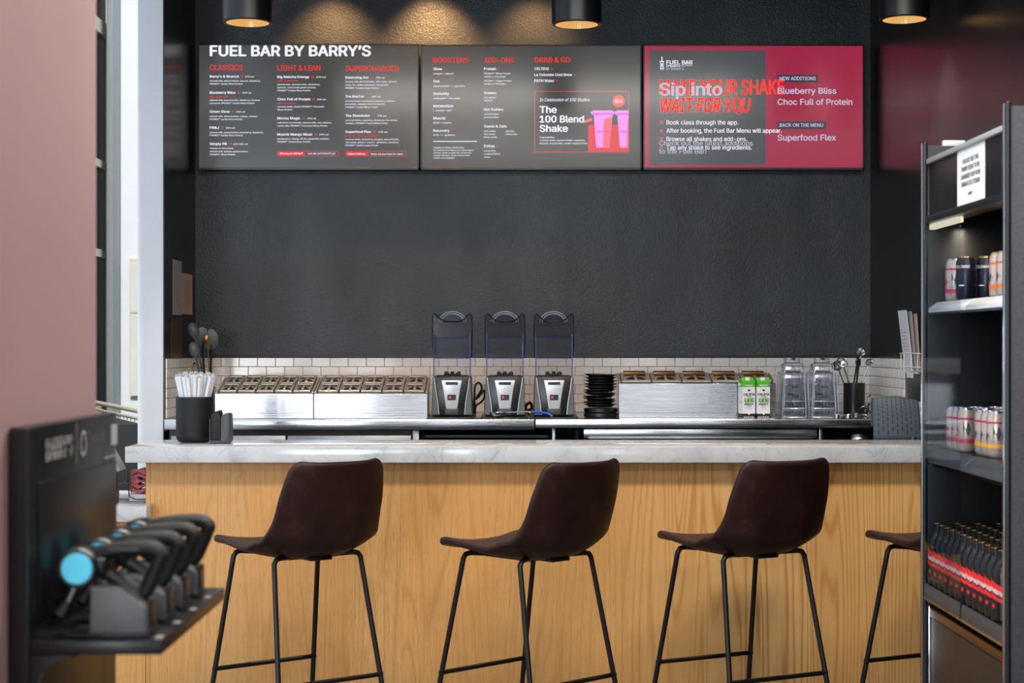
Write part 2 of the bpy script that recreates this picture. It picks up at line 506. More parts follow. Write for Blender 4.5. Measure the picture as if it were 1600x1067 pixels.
CAP = 0.509 if FACE else 0.69          # cap height of the built-in font at size 1
def put_text(mb, body, origin, ux, uy, width=None, cap=0.01, mi=0, bold=0.0, res=2, shear=0.0, center=False, space=1.0):
    """lay lettering on a plane: origin = left end of the baseline, ux/uy = unit vectors of the plane"""
    vs_, fs, a, b = text_polys(body, bold, res, space, shear)
    sy = cap / CAP; sx = sy if width is None else width / max(1e-6, (b - a))
    O = Vector(origin); U = Vector(ux); V = Vector(uy)
    if center: O = O - U * ((b - a) * sx / 2)
    vv = [mb.bm.verts.new(O + U * ((x - a) * sx) + V * (y * sy)) for x, y in vs_]
    for f in fs:
        try:
            nf = mb.bm.faces.new([vv[i] for i in f]); nf.material_index = mi
        except ValueError: pass
# ================================================================== setting
DW = 8.75                       # back wall
XL, XR = -1.623, 1.836          # side walls of the niche
YP = 7.96                       # front end of the partition
ZC = 3.40                       # ceiling height
CT = 1.0787                     # top of the back counter
CF = 7.92                       # its front edge
struct(MB().box(-6, 3, -4.6, 16, -0.1, 0).build('floor', 'floor', smooth=False))
struct(MB().box(XL - .122, XR + .15, -4.1, DW + .15, ZC, ZC + .15).build('ceiling', 'ceiling', smooth=False))
struct(MB().box(XL - .122, XR + .15, DW, DW + .15, 0, ZC).build('wall_back', 'black_wall', smooth=False))
struct(MB().box(XR, XR + .15, -4.1, DW, 0, ZC).build('wall_right', 'side_wall', smooth=False))
mb = MB(); mb.box(XL - .122, XL - .004, YP, DW, 0, ZC, 0); mb.box(XL - .004, XL, YP + .004, DW, 0, ZC, 1)
struct(mb.build('wall_left', ['partition', 'side_wall'], smooth=False))
mb = MB()                       # rear wall of the hall, with its window openings
zs0, zs1 = 0.4, 3.1
xs = [-6.0] + [v for a, b, _ in WIN for v in (a, b)] + [XR]
for i in range(0, len(xs), 2): mb.box(xs[i], xs[i + 1], -4.1, -4.0, 0, ZC)
for a, b, _ in WIN:
    mb.box(a, b, -4.1, -4.0, 0, zs0); mb.box(a, b, -4.1, -4.0, zs1, ZC)
struct(mb.build('wall_front', 'rear', smooth=False))
struct(MB().box(-1.05, -0.832, 2.2, 3.42, 0, ZC, bev=.004).build('wall_mauve', 'pink'))

# tiles on the three niche walls, laid in running bond
TW, TH, GR = 0.0908, 0.0444, 0.0022
ZT = wz(559, DW)
def tile_rows(mb, u0, u1, place, phase=0.0):
    r = 0; z = ZT
    while z - TH > CT - 0.06:
        u = u0 - ((phase + (r % 2) * 0.5) % 1.0) * (TW + GR)
        while u < u1:
            a, b = max(u, u0), min(u + TW, u1)
            if b - a > 0.006: place(mb, a, b, z - TH, z)
            u += TW + GR
        z -= TH + GR; r += 1
def p_back(mb, a, b, z0, z1):
    mb.box(a, b, DW - .0088, DW - .002, z0, z1, 0, bev=.0018, seg=1, mtx=tilt((a + b) / 2, DW, (z0 + z1) / 2))
def tilt(x, y, z):
    return Matrix.Translation((x, y, z)) @ Matrix.Rotation(random.uniform(-.006, .006), 4, 'X') @ Matrix.Rotation(random.uniform(-.006, .006), 4, 'Z') @ Matrix.Translation((-x, -y, -z))
mb = MB(); mb.box(XL, XR, DW - .004, DW, CT - .06, ZT, 1)
tile_rows(mb, XL + .006, XR - .006, p_back, 0.62)
struct(mb.build('trim_1', ['tile', 'grout'], smooth=False), 'running bond of white glazed tiles on the back wall behind the counter')
mb = MB(); mb.box(XR - .004, XR, YP, DW - .005, CT - .06, ZT, 1)
tile_rows(mb, YP, DW - .01, lambda m_, a, b, z0, z1: m_.box(XR - .0088, XR - .002, a, b, z0, z1, 0, bev=.0018, seg=1, mtx=tilt(XR, (a + b) / 2, z0)), 0.3)
struct(mb.build('trim_2', ['tile', 'grout'], smooth=False), 'white tiles on the side wall beside the wire paper rack')
mb = MB(); mb.box(XL, XL + .004, YP + .03, DW - .005, CT - .06, ZT, 1)
tile_rows(mb, YP + .03, DW - .01, lambda m_, a, b, z0, z1: m_.box(XL + .002, XL + .0088, a, b, z0, z1, 0, bev=.0018, seg=1, mtx=tilt(XL, (a + b) / 2, z0)), 0.1)
struct(mb.build('trim_3', ['tile', 'grout'], smooth=False), 'white tiles on the side wall behind the straw cup')
struct(MB().box(XL + .01, XR - .01, DW - .013, DW, ZT, ZT + .012, bev=.002).build('trim_4', 'ledge'), 'thin rust brown ledge along the top of the back tiles')

# outdoors and the stairwell beyond the partition
def vis(px, D): return wx(px, D)
struct(MB().box(-3.4, XL - .2, 11.4, 11.55, 0, 7).build('wall_outside', 'white_paint', smooth=False))
mb = MB()
mb.box(wx(203.5, 11.4), wx(222, 11.4), 11.38, 11.42, wz(621, 11.4), wz(404, 11.4), 0)
struct(mb.build('window_1', ['cream'], smooth=False))
mb = MB(); mb.box(wx(206, 11.4), wx(222, 11.4), 11.36, 11.39, wz(618, 11.4), wz(413, 11.4), 0)
mb.box(wx(206, 11.4), wx(222, 11.4), 11.355, 11.362, wz(489, 11.4), wz(486, 11.4), 1)
o = mb.build('window_pane', ['green_glass', 'cream'], bpy.data.objects['window_1'], smooth=False)
XO = -2.713                      # facade that runs away beside the stairwell
mb = MB(); mb.box(XO - .2, XO, 8.4, 11.4, 0, 7, 0)
for py0, py1 in ((18, 40), (243, 255), (386, 398), (636, 650)):
    za, zb = wz(py1, 10.9), wz(py0, 10.9)
    mb.box(XO - .06, XO + .025, 8.4, 11.39, za, zb, 1)
struct(mb.build('window_2', ['dark_glass', 'cream'], smooth=False))
struct(MB().box(-2.655, -2.612, 11.18, 11.38, 0, 7, bev=.004).build('trim_5', 'grey_frame'))
# stair railing
t = thing('stair_railing', 'pale metal stair railing with thin upright bars beyond the white partition', 'railing', (-2.4, 10.3, 0))
P0 = Vector((-2.95, 11.36, wz(620, 11.4))); P1 = Vector((-1.86, 8.72, wz(642, 9.0)))
MB().tube([P0, P1], 0.013, 8).build('handrail', 'cream', t)
MB().tube([P0 - Vector((0, 0, .040)), P1 - Vector((0, 0, .040))], 0.008, 8).build('upper_rail', 'cream', t)
MB().tube([Vector((P0.x, P0.y, .12)), Vector((P1.x, P1.y, .12))], 0.015, 8).build('lower_rail', 'cream', t)
NB = 26
for k in range(NB):
    q = P0.lerp(P1, (k + .5) / NB)
    MB().tube([(q.x, q.y, .12), (q.x, q.y, q.z - .04)], 0.0042, 6).build('baluster', 'cream', t)
struct(MB().prism([(-3.5, 11.37), (-3.03, 11.37), (-1.85, 8.52), (-1.85, 8.45), (-2.2, 8.45)], 'z', 0, 1.03).build('wall_parapet', 'matte_black', smooth=False))

# ================================================================== bar
BF = 6.67
SB = F / BF
ZB = H - 158 / SB
t = thing('marble_bar_slab', 'long pale veined marble slab topping the wooden bar', 'bar top', (0, 6.9, ZB - .0625))
MB().box(wx(195, BF), XR - .02, BF, 7.165, ZB - .0625, ZB, bev=.003).build('slab', 'marble', t)
t = thing('bar_cabinet', 'oak veneered bar cabinet with upright grain under the marble slab', 'bar', (0, 6.95, 0))
XB0 = wx(228, 6.77)
mb = MB()
mb.box(XB0 + .018, XR - .02, 6.77, 6.79, 0.0, ZB - .0635)
mb.build('front_panel', 'wood', t, smooth=False)
MB().box(XB0, XB0 + .0175, 6.768, 7.10, 0, ZB - .0635, bev=.0015).build('end_panel', 'wood', t)
MB().box(XB0 + .02, XR - .02, 6.80, 7.10, 0.02, ZB - .066).build('carcass', 'grey_frame', t, smooth=False)
# lower desk at the end of the bar
t = thing('low_marble_desk', 'lower pale marble desk top joining the end of the oak bar', 'desk', (-1.9, 6.9, 0))
ZD = wz(791, 6.647)
mb = MB()
mb.prism([(-2.75, 6.645), (-1.4225, 6.645), (-1.4225, 6.764), (-1.458, 6.764), (-1.458, 7.35), (-2.75, 7.35)], 'z', ZD - .061, ZD, bev=.003)
mb.build('desk_top', 'marble', t)
MB().box(-2.7, XB0 - .002, 6.768, 7.3, 0, ZD - .0615).build('desk_base', 'wood', t, smooth=False)
# things on the desk
t = thing('red_cup_holder', 'stack of crumpled red packets in a clear holder on the low marble desk', 'packets', (wx(219, 6.9), 6.9, ZD))
x0 = wx(219, 6.9)
for k in range(5):
    mb = MB()
    pts = [(x0 - .03 + .003 * k, 6.87), (x0 + .035, 6.86), (x0 + .04, 6.94), (x0 - .025, 6.95)]
    mb.prism([(x0 - .032 + .060 * a / 6, ZD + .034 + k * .019 + .006 * math.sin(a * 1.3 + k)) for a in range(7)] +
             [(x0 + .030 - .062 * a / 6, ZD + .050 + k * .019 + .005 * math.cos(a * 1.1 + k)) for a in range(7)], 'y', 6.87 + .004 * (k % 2), 6.95, bev=.002, seg=1)
    mb.build('packet', 'red', t)
mb = MB(); mb.box(x0 - .036, x0 + .036, 6.86, 6.96, ZD, ZD + .028, bev=.004)
mb.build('tray', 'paper', t)
MB().tube([(x0 - .042, 6.86, ZD + .12), (x0 - .036, 6.86, ZD + .02), (x0 - .01, 6.858, ZD + .008), (x0 + .04, 6.858, ZD + .008)], .0025, 6).build('wire_edge', 'charcoal', t)
t = thing('card_reader', 'white card reader with a looping cable on the low marble desk', 'card reader', (wx(197, 7.0), 7.0, ZD))
xr = wx(197, 7.0)
MB().box(xr - .06, xr + .028, 6.95, 7.08, ZD, ZD + .026, bev=.008, seg=3).build('body', 'paper', t)
MB().tube([(xr + .005, 7.05, ZD + .026), (xr - .002, 7.06, ZD + .05), (xr - .02, 7.06, ZD + .062), (xr - .045, 7.06, ZD + .05), (xr - .055, 7.06, ZD + .026)], .003, 6).build('cable', 'charcoal', t)
t = thing('payment_tablet', 'tilted black payment tablet with grey back standing on the low marble desk', 'tablet', (wx(184, 6.8), 6.8, ZD))
xt = wx(184, 6.8)
mb = MB(); mb.prism([(xt - .12, ZD), (xt + .012, ZD), (xt + .012, ZD + .14), (xt - .005, ZD + .165), (xt - .12, ZD + .165)], 'y', 6.72, 6.78, bev=.006)
mb.build('stand', 'black_plastic', t)
mb = MB(); mb.prism([(xt - .07, ZD + .30), (xt - .055, ZD + .30), (xt + .036, ZD + .135), (xt + .02, ZD + .13)], 'y', 6.69, 6.80, bev=.003)
mb.build('screen', 'grey_frame', t)

# ================================================================== bar stools
def stool_profile(t):
    """seat centre line in the local y-z plane: t 0 = seat front edge, 1 = top of the back"""
    pts = [(.262, .700), (.21, .713), (.11, .706), (.0, .692), (-.09, .682), (-.158, .688), (-.205, .715), (-.235, .770), (-.262, .85), (-.290, .94), (-.318, 1.018)]
    f = t * (len(pts) - 1); i = min(int(f), len(pts) - 2); u = f - i
    def cr(a, b, c, d):
        return .5 * (2 * b + (c - a) * u + (2 * a - 5 * b + 4 * c - d) * u * u + (3 * b - a - 3 * c + d) * u ** 3)
    P = lambda k: pts[max(0, min(len(pts) - 1, k))]
    return tuple(cr(P(i - 1)[k], P(i)[k], P(i + 1)[k], P(i + 2)[k]) for k in (0, 1))
def stool_half_width(t):
    ks = [(0, .205), (.15, .222), (.35, .236), (.5, .238), (.62, .235), (.8, .215), (1, .192)]
    for (a, x), (b, y) in zip(ks, ks[1:]):
        if t <= b:
            u = (t - a) / (b - a); u = u * u * (3 - 2 * u); wv = x + (y - x) * u; break
    d = min(t, 1 - t) / .085        # rounded corners at both ends
    if d < 1: wv -= .038 * (1 - math.sqrt(max(0, 1 - (1 - d) ** 2)))
    return wv
def shell_pt(u, t):
    y, z = stool_profile(t); s_ = (u - .5) * 2
    x = stool_half_width(t) * s_
    lift = abs(s_) ** 2.4
    seat = max(0, min(1, (.55 - t) / .25)); back = max(0, min(1, (t - .45) / .25))
    bend = math.exp(-((t - .5) / .16) ** 2)
    z += lift * (.012 * seat + .045 * bend) - .012 * (1 - abs(s_) ** 2) * seat
    y += lift * (.045 * back + .050 * bend)
    if t > .93: z += .006 * lift
    return Vector((x, y, z))
def make_stool(name, label, group):
    t = thing(name, label, 'bar stool', (0, 0, 0), 0, group)
    mb = MB(); mb.grid(shell_pt, 20, 34)
    o = mb.build('seat_shell', 'leather', t)
    md = o.modifiers.new('thickness', 'SOLIDIFY'); md.thickness = .026; md.offset = 0
    md = o.modifiers.new('smooth', 'SUBSURF'); md.levels = 1; md.render_levels = 2
    A, B_ = (.178, .145), (.226, .275)
    zt, zr = .660, .245
    for sx in (-1, 1):
        for sy in (-1, 1):
            top = Vector((sx * A[0], sy * A[1], zt)); foot = Vector((sx * B_[0], sy * B_[1], .006))
            d = (foot - top).normalized()
            inn = Vector((sx * .085, sy * .105, .674))
            pts = [inn, Vector((sx * (A[0] - .028), sy * (A[1] - .004), .6785)), Vector((sx * (A[0] - .010), sy * (A[1] - .001), .6745)), top, top + d * .03, foot]
            MB().tube(pts, .0095, 10).build('leg', 'black_metal', t)
            MB().lathe([(0, 0), (.013, 0), (.013, .012), (0, .012)], (foot.x, foot.y, 0), 12).build('foot_cap', 'black_plastic', t)
    f = (zt - zr) / (zt - .006)
    for sy in (-1, 1):
        xx = A[0] + (B_[0] - A[0]) * f; yy = sy * (A[1] + (B_[1] - A[1]) * f)
        MB().tube([(-xx - .008, yy, zr), (xx + .008, yy, zr)], .0085, 10).build('footrest', 'black_metal', t)
    mb = MB(); mb.box(-.10, .10, -.115, .115, .664, .676, bev=.003); mb.box(-.045, .045, -.17, -.09, .662, .675, bev=.003)
    mb.build('mounting_plate', 'black_metal', t)
    return t
SG = 'brown leather stools along the oak bar'
st = make_stool('bar_stool', 'dark brown leather bar stool at the bar below the straw cup, beside the massage guns', SG)
spots = [(464, 6.16, 38, None), (824, 6.12, 44, 'dark brown leather bar stool at the bar in front of the three blenders'),
         (1157, 6.24, 28, 'dark brown leather bar stool at the bar in front of the almond milk cartons'),
         (1487, 6.26, 27, 'dark brown leather bar stool half hidden behind the drinks fridge')]
for px, D, a, lb in spots:
    if lb is None:
        st.location = (wx(px, D), D, 0); st.rotation_euler = (0, 0, R(a))
    else: dup(st, (wx(px, D), D, 0), R(a), lb)

# ================================================================== ceiling lights
def cylinder_light(px, py, D, label):
    X = wx(px, D); Z = wz(py, D); r = .105
    t = thing('cylinder_downlight', label, 'ceiling light', (X, D, Z), 0, 'black cylinder lights above the bar')
    MB().lathe([(r - .016, 0), (r - .004, 0), (r, .004), (r, ZC - Z - .001), (0, ZC - Z - .001)], (X, D, Z), 48).build('housing', 'satin_black', t)
    MB().lathe([(r - .016, .0), (r - .022, .05), (r - .05, .10), (.03, .13), (0, .135)], (X, D, Z), 40).build('reflector', 'lamp', t)
    spot('downlight_beam', (X, D, Z + .06), (X, D, 0), 95, (1.0, .84, .66), 84, .7, .04)
cylinder_light(387, 36, 7.2, 'black cylinder ceiling light with warm inside above the menu of classics')
cylinder_light(901, 39, 7.2, 'black cylinder ceiling light with warm inside above the menu of boosters')
cylinder_light(1413, 31, 7.2, 'black cylinder ceiling light with warm inside above the drinks fridge')
# ================================================================== menu screens
DS = 8.672                      # front of the displays
def screen(px0, px1, py0, py1, label, base, draw):
    x0, x1 = wx(px0, DS), wx(px1, DS); z1, z0 = wz(py0, DS), wz(py1, DS)
    t = thing('menu_screen', label, 'menu screen', ((x0 + x1) / 2, DW, (z0 + z1) / 2), 0, 'menu screens across the black wall')
    b = .0075
    mb = MB()
    mb.box(x0, x1, DS + .004, DW - .03, z0, z1, bev=.003)
    mb.box(x0 + .15, x1 - .15, DW - .031, DW - .0005, z0 + .12, z1 - .12)
    mb.build('housing', 'gloss_black', t)
    mb = MB()
    for a in ((x0, x1, z1 - b, z1), (x0, x1, z0, z0 + b * 1.6), (x0, x0 + b, z0, z1), (x1 - b, x1, z0, z1)):
        mb.box(a[0], a[1], DS - .004, DS + .005, a[2], a[3], bev=.0012, seg=1)
    mb.build('bezel', 'satin_black', t)
    MB().box(x0 + b * .6, x1 - b * .6, DS, DS + .004, z0 + b, z1 - b * .6).build('display', base, t, smooth=False)
    draw(t, x0 + b, x1 - b, z0 + b * 1.6, z1 - b)
    return t
S = 4.4444                      # the crops I measured were magnified this much
class Ink:
    """lettering and blocks on one display, in measured crop units"""
    def __init__(s, ox, oy=60): s.ox, s.oy, s.mb, s.lay = ox, oy, MB(), 0
    def p(s, cx, cy): return wx(s.ox + cx / S, DS), wz(s.oy + cy / S, DS)
    def y(s, lift=None):
        return DS - .0006 - (.0002 * s.lay if lift is None else lift)
    def text(s, body, cx, cy, cx1=None, cap=14, mi=0, bold=.012, res=1, shear=0, space=1.0):
        X, Z = s.p(cx, cy); W = None if cx1 is None else s.p(cx1, 0)[0] - X
        put_text(s.mb, body, (X, s.y(), Z), (1, 0, 0), (0, 0, 1), W, cap / S * DS / F, mi, bold, res, shear, space=space)
    def rect(s, a, b, c, d, mi=0):
        X0, Z1 = s.p(a, b); X1, Z0 = s.p(c, d); yy = s.y()
        s.mb.poly([(X0, yy, Z0), (X1, yy, Z0), (X1, yy, Z1), (X0, yy, Z1)], mi)
    def frame(s, a, b, c, d, wd, mi):
        s.rect(a, b, c, b + wd, mi); s.rect(a, d - wd, c, d, mi); s.rect(a, b + wd, a + wd, d - wd, mi); s.rect(c - wd, b + wd, c, d - wd, mi)
    def shape(s, pts, mi):
        yy = s.y(); s.mb.poly([(s.p(*q)[0], yy, s.p(*q)[1]) for q in pts], mi)
    def done(s, name, mats, t):
        s.mb.flat = True
        return s.mb.build(name, mats, t, smooth=False)
def item(k, x, y, name, x1, price, px, cal, c0, c1, lines, red=None):
    k.text(name, x, y, x1, 16, 0, .026); k.text(price, px, y, px + 20, 15, 1, .03)
    if cal: k.text(cal, c0, y - 1, c1, 11, 0, .015, shear=.15)
    if red: k.text(red[0], x, red[1], red[2], 10, 1, .02)
    for ly, s_, lx1 in lines: k.text(s_, x, ly, lx1, 10.5, 0, .014)
PV = 'PROMIX™ Vanilla Whey Protein'
def menu_one(t, x0, x1, z0, z1):
    k = Ink(300)
    k.text("FUEL BAR BY BARRY’S", 123, 122, 1243, 72, 0, .034, 3)
    k.text('CLASSICS', 123, 220, 352, 36, 1, .026, 3); k.text('LIGHT & LEAN', 592, 223, 892, 36, 1, .026, 3); k.text('SUPERCHARGED', 1065, 226, 1436, 36, 1, .026, 3)
    item(k, 123, 272, "Barry’s & Brunch", 325, '15', 337, '370 cal', 368, 430, [(300, 'almond milk, almond butter, banana, blueberry,', 475), (321, PV, 352)])
    item(k, 123, 384, 'Blueberry Bliss', 302, '15', 318, '360 cal', 350, 412, [(434, 'almond milk, peanut butter, blueberry, banana,', 472), (455, 'cinnamon, PROMIX™ Vanilla Whey Protein', 434)], ('NEW ADDITION', 410, 252))
    item(k, 123, 516, 'Green Glow', 262, '15', 275, '290 cal', 305, 370, [(546, 'almond milk, almond butter, mango, spinach,', 457), (567, PV, 352)])
    item(k, 123, 628, 'PB&J', 187, '15', 200, '380 cal', 234, 297, [(658, 'almond milk, peanut butter, strawberry, blueberry,', 497), (678, PV, 352)])
    item(k, 123, 740, 'Simply PB', 242, '15', 255, '460–480 cal', 285, 388, [(768, 'Vanilla or Chocolate', 287), (790, 'almond milk, banana, peanut butter,', 390), (811, 'PROMIX™ Whey Protein', 300)])
    item(k, 592, 275, 'Big Matcha Energy', 815, '15', 828, '290 cal', 862, 928, [(325, 'almond milk, almond butter, strawberry,', 890), (346, 'spinach, ceremonial grade matcha,', 860), (367, PV, 822)], ('NEW ADDITION', 300, 737))
    item(k, 592, 430, 'Choc Full of Protein', 822, '15', 835, '360 cal', 867, 930, [(479, 'coconut water, double PROMIX™ Chocolate', 918), (500, 'Whey Protein', 697)], ('NEW ADDITION', 457, 722))
    item(k, 592, 562, 'Mocha Magic', 752, '15', 765, '290 cal', 800, 862, [(590, 'cold brew concentrate, almond milk, oats, banana,', 968), (612, 'cacao nibs, PROMIX™ Chocolate Whey Protein', 940)])
    item(k, 592, 674, 'Muscle Mango Muse', 836, '15', 850, '290 cal', 884, 948, [(702, 'orange juice, mango, BCAA, glutamine, creatine,', 953), (723, PV, 822)])
    item(k, 1065, 279, 'Balancing Act', 1226, '14', 1240, '390 cal', 1277, 1338, [(305, 'almond milk, almond butter, chia seeds, spinach,', 1424), (328, 'maca, flax seeds, cinnamon, raw greens,', 1367), (350, 'PROMIX™ Vanilla Vegan Protein', 1295)])
    item(k, 1065, 411, 'The BeeTox', 1196, '15', 1210, '360 cal', 1247, 1308, [(440, 'coconut water, strawberry, blueberry, banana,', 1410), (461, 'bee pollen, collagen, beetroot powder,', 1342), (483, PV, 1290)])
    item(k, 1065, 544, 'The Illuminator', 1237, '14', 1252, '330 cal', 1288, 1350, [(573, 'coconut water, raspberry, blueberry, chia seeds,', 1428), (594, 'collagen, PROMIX™ Vanilla Whey Protein', 1360)])
    item(k, 1065, 656, 'Superfood Flex', 1243, '14', 1257, '430 cal', 1293, 1357, [(706, 'coconut water, strawberry, banana, almond butter,', 1440), (727, 'flax seeds, spinach, maca, L-glutamine, cinnamon,', 1438), (748, 'PROMIX™ Vanilla Vegan Protein', 1295)], ('BACK BY POPULAR DEMAND', 683, 1300))
    for a, b, c in ((592, 782, 1018), (1065, 1226, 1487)):
        k.frame(a, 782, c, 818, 3, 1); k.rect(a, 782, b, 818, 2)
    k.lay = 1
    k.text('Missing an old fav?', 610, 805, 768, 12, 0, .016); k.text('Just ask–we’ll blend it up!', 803, 805, 995, 12, 0, .016)
    k.text('Make it Skinny', 1083, 808, 1203, 12, 0, .016); k.text('Swap out your base for water', 1242, 808, 1466, 12, 0, .016)
    k.done('lettering', ['t_white', 't_red', 't_redfill'], t)
def menu_two(t, x0, x1, z0, z1):
    k = Ink(650)
    k.text('BOOSTERS', 120, 168, 364, 34, 1, .026, 3); k.text('ADD-ONS', 472, 168, 680, 34, 1, .026, 3); k.text('GRAB & GO', 822, 166, 1072, 34, 1, .026, 3)
    def row(x, y, nm, x1, pr, px, lines):
        k.text(nm, x, y, x1, 18, 0, .02)
        if pr: k.text(pr, px, y, px + 11, 15, 1, .03)
        for ly, s_, lx in lines: k.text(s_, x, ly, lx, 11, 0, .013)
    row(120, 221, 'Glow', 181, '2', 193, [(250, 'collagen + spinach', 260)])
    row(120, 306, 'Gut', 163, '2', 177, [(336, 'daktool powder + L-glutamine', 342)])
    row(120, 392, 'Immunity', 230, '2', 243, [(421, 'adaptogens + bee pollen', 308)])
    row(120, 478, 'Metabolism', 258, '2', 271, [(506, 'L-carnitine + MCT', 250)])
    row(120, 563, 'Muscle', 205, '2', 219, [(591, 'BCAA + creatine', 245)])
    row(120, 649, 'Recovery', 233, '2', 246, [(676, 'BCAA + L-glutamine', 270)])
    k.rect(120, 713, 424, 718, 0)
    for y, s_, x in ((763, 'Allergies & Dietary Restrictions', 333), (781, 'Our products are prepared in a shared space', 400), (799, 'and may contain or come into contact with', 384), (817, 'common allergens. Please inform a staff', 373), (835, 'member of any allergies.', 272)):
        k.text(s_, 120, y, x, 9.5, 0, .014)
    row(472, 220, 'Protein', 556, '3', 570, [(249, 'PROMIX™ Whey Protein', 657), (271, 'Vanilla or Chocolate', 622), (300, 'PROMIX™ Vegan Protein', 662), (321, 'Vanilla or Chocolate', 622)])
    row(472, 387, 'Greens', 557, '1', 572, [(416, 'raw greens', 556), (437, 'spinach', 532)])
    row(472, 502, 'Nut Butters', 606, '1', 622, [(531, 'almond butter', 577), (553, 'peanut butter', 577)])
    row(472, 619, 'Seeds & Oats', 631, '1', 646, [(649, 'chia seeds', 553), (670, 'flax seeds', 550), (691, 'hemp seeds', 565)])
    k.text('granola', 624, 649, 680, 11, 0, .013); k.text('rolled oats', 624, 670, 702, 11, 0, .013)
    row(472, 756, 'Extras', 546, '1', 562, [(786, 'cacao nibs', 553), (807, 'coconut flakes', 584), (829, 'maca', 514)])
    row(822, 219, 'CELSIUS', 923, '5', 938, []); row(822, 261, 'La Colombe Cold Brew', 1084, '5', 1098, []); row(822, 303, 'PATH Water', 960, '3', 974, [])
    k.frame(822, 366, 1479, 791, 4, 1)
    k.text('In Celebration of 100 Studios', 858, 437, 1208, 22, 0, .008, 3, .25)
    k.text('The', 858, 517, 978, 46, 0, .03, 3); k.text('100 Blend', 858, 583, 1167, 46, 0, .03, 3); k.text('Shake', 858, 648, 1055, 46, 0, .03, 3)
    k.text('Ingredients:', 860, 692, 962, 11, 0, .014); k.text('coconut water, peanut butter, raspberry,', 860, 713, 1175, 11, 0, .013); k.text('banana, acai powder, vanilla vegan protein', 860, 734, 1190, 11, 0, .013)
    k.shape([(1406 + 42 * math.cos(a * .2094), 436 + 42 * math.sin(a * .2094)) for a in range(30)], 2)
    # the two pink shakes of the advertisement
    k.shape([(1165, 570), (1222, 552), (1222, 572), (1165, 588)], 4)
    k.rect(1195, 600, 1475, 786, 6)
    k.lay = 1
    k.text('$14', 1380, 447, 1434, 24, 0, .02, 3, .15)
    for cx, lim in ((1296, 1475), (1460, 1475)):
        def cl(q): return (min(q[0], lim), q[1])
        k.lay = 1
        k.shape([cl(q) for q in ((cx - 62, 530), (cx + 68, 530), (cx + 46, 758), (cx - 44, 758))], 3)
        k.lay = 2
        k.shape([cl(q) for q in ((cx + 12, 560), (cx + 64, 548), (cx + 44, 756), (cx + 2, 756))], 4)
        k.shape([cl(q) for q in ((cx - 86, 512), (cx - 60, 500), (cx + 62, 500), (cx + 88, 512), (cx + 72, 532), (cx - 70, 532))], 3)
        k.lay = 3
        k.shape([cl(q) for q in ((cx - 70, 520), (cx + 75, 520), (cx + 70, 530), (cx - 68, 530))], 5)
        k.lay = 3
        if cx < 1400: k.text("BARRY’S", cx - 42, 656, cx + 42, 15, 5, .02)
        else: k.text("BAR", cx - 42, 656, cx + 12, 15, 5, .02)
    k.done('lettering', ['t_white', 't_red', 't_red2', 't_pink', 't_hot', 't_purple', 't_redfill'], t)
def menu_three(t, x0, x1, z0, z1):
    k = Ink(1000)
    k.rect(66, 82, 873, 876, 3)
    k.rect(953, 252, 1237, 305, 4); k.rect(953, 577, 1292, 630, 4)
    k.lay = 1
    k.text('MAKE YOUR SHAKE', 135, 388, 1003, 100, 1, .028, 3); k.text('WAIT FOR YOU', 140, 512, 772, 98, 1, .036, 3, .20)
    k.text('is waiting', 330, 512, 725, 62, 2, .0, 3, .25)
    # cup emblem of the bar
    for a in ((136, 158, 168, 163), (140, 163, 144, 205), (160, 163, 164, 205), (138, 205, 166, 211), (149, 126, 155, 158), (148, 172, 156, 196)):
        k.rect(*a, 0)
    k.lay = 2
    k.text('FUEL BAR', 183, 179, 365, 26, 0, .02, 3); k.text('BY BARRY’S', 183, 200, 280, 16, 0, .014, 1)
    k.lay = 3
    k.text('FUEL BAR', 183, 196, 362, 22, 5, .0, 3); k.text('BY BARRY’S', 183, 220, 303, 15, 5, .0, 1); k.frame(140, 196, 166, 220, 3, 5)
    k.text('Sip into', 135, 396, 570, 86, 5, .02, 3)
    k.text('Book class through the app.', 183, 598, 683, 30, 0, .012, 3); k.text('After booking, the Fuel Bar Menu will appear.', 183, 655, 983, 30, 0, .012, 3)
    k.text('Browse all shakes and add-ons.', 183, 713, 743, 30, 0, .012, 3); k.text('Tap any shake to see ingredients.', 183, 772, 777, 30, 0, .012, 3)
    for y in (583, 640, 696, 757): k.shape([(148 + 13 * math.cos(a * .5236), y + 13 * math.sin(a * .5236)) for a in range(12)], 2)
    k.lay = 4
    k.text('Check out the latest additions', 133, 744, 783, 33, 5, .008, 3); k.text('to the Fuel Bar!', 133, 800, 460, 33, 5, .008, 3)
    k.text('NEW ADDITIONS', 969, 290, 1221, 24, 5, .02, 3); k.text('BACK ON THE MENU', 969, 614, 1272, 24, 5, .02, 3)
    k.text('Blueberry Bliss', 955, 384, 1363, 40, 5, .018, 3); k.text('Choc Full of Protein', 955, 461, 1475, 40, 5, .018, 3); k.text('Superfood Flex', 955, 709, 1361, 40, 5, .018, 3)
    k.done('lettering', ['t_white', 't_red2', 't_dim', 'scr_slate', 't_tag', 't_soft'], t)
screen(309, 655, 68.5, 265.5, 'wall screen with a white heading and three columns of shakes on grey', 'scr_grey', menu_one)
screen(657, 1002.5, 69.5, 265.5, 'grey wall screen listing boosters beside two pink shakes', 'scr_grey', menu_two)
screen(1004.5, 1350, 69.5, 265.5, 'crimson wall screen with overlapping red slogans and white lists', 'scr_red', menu_three)
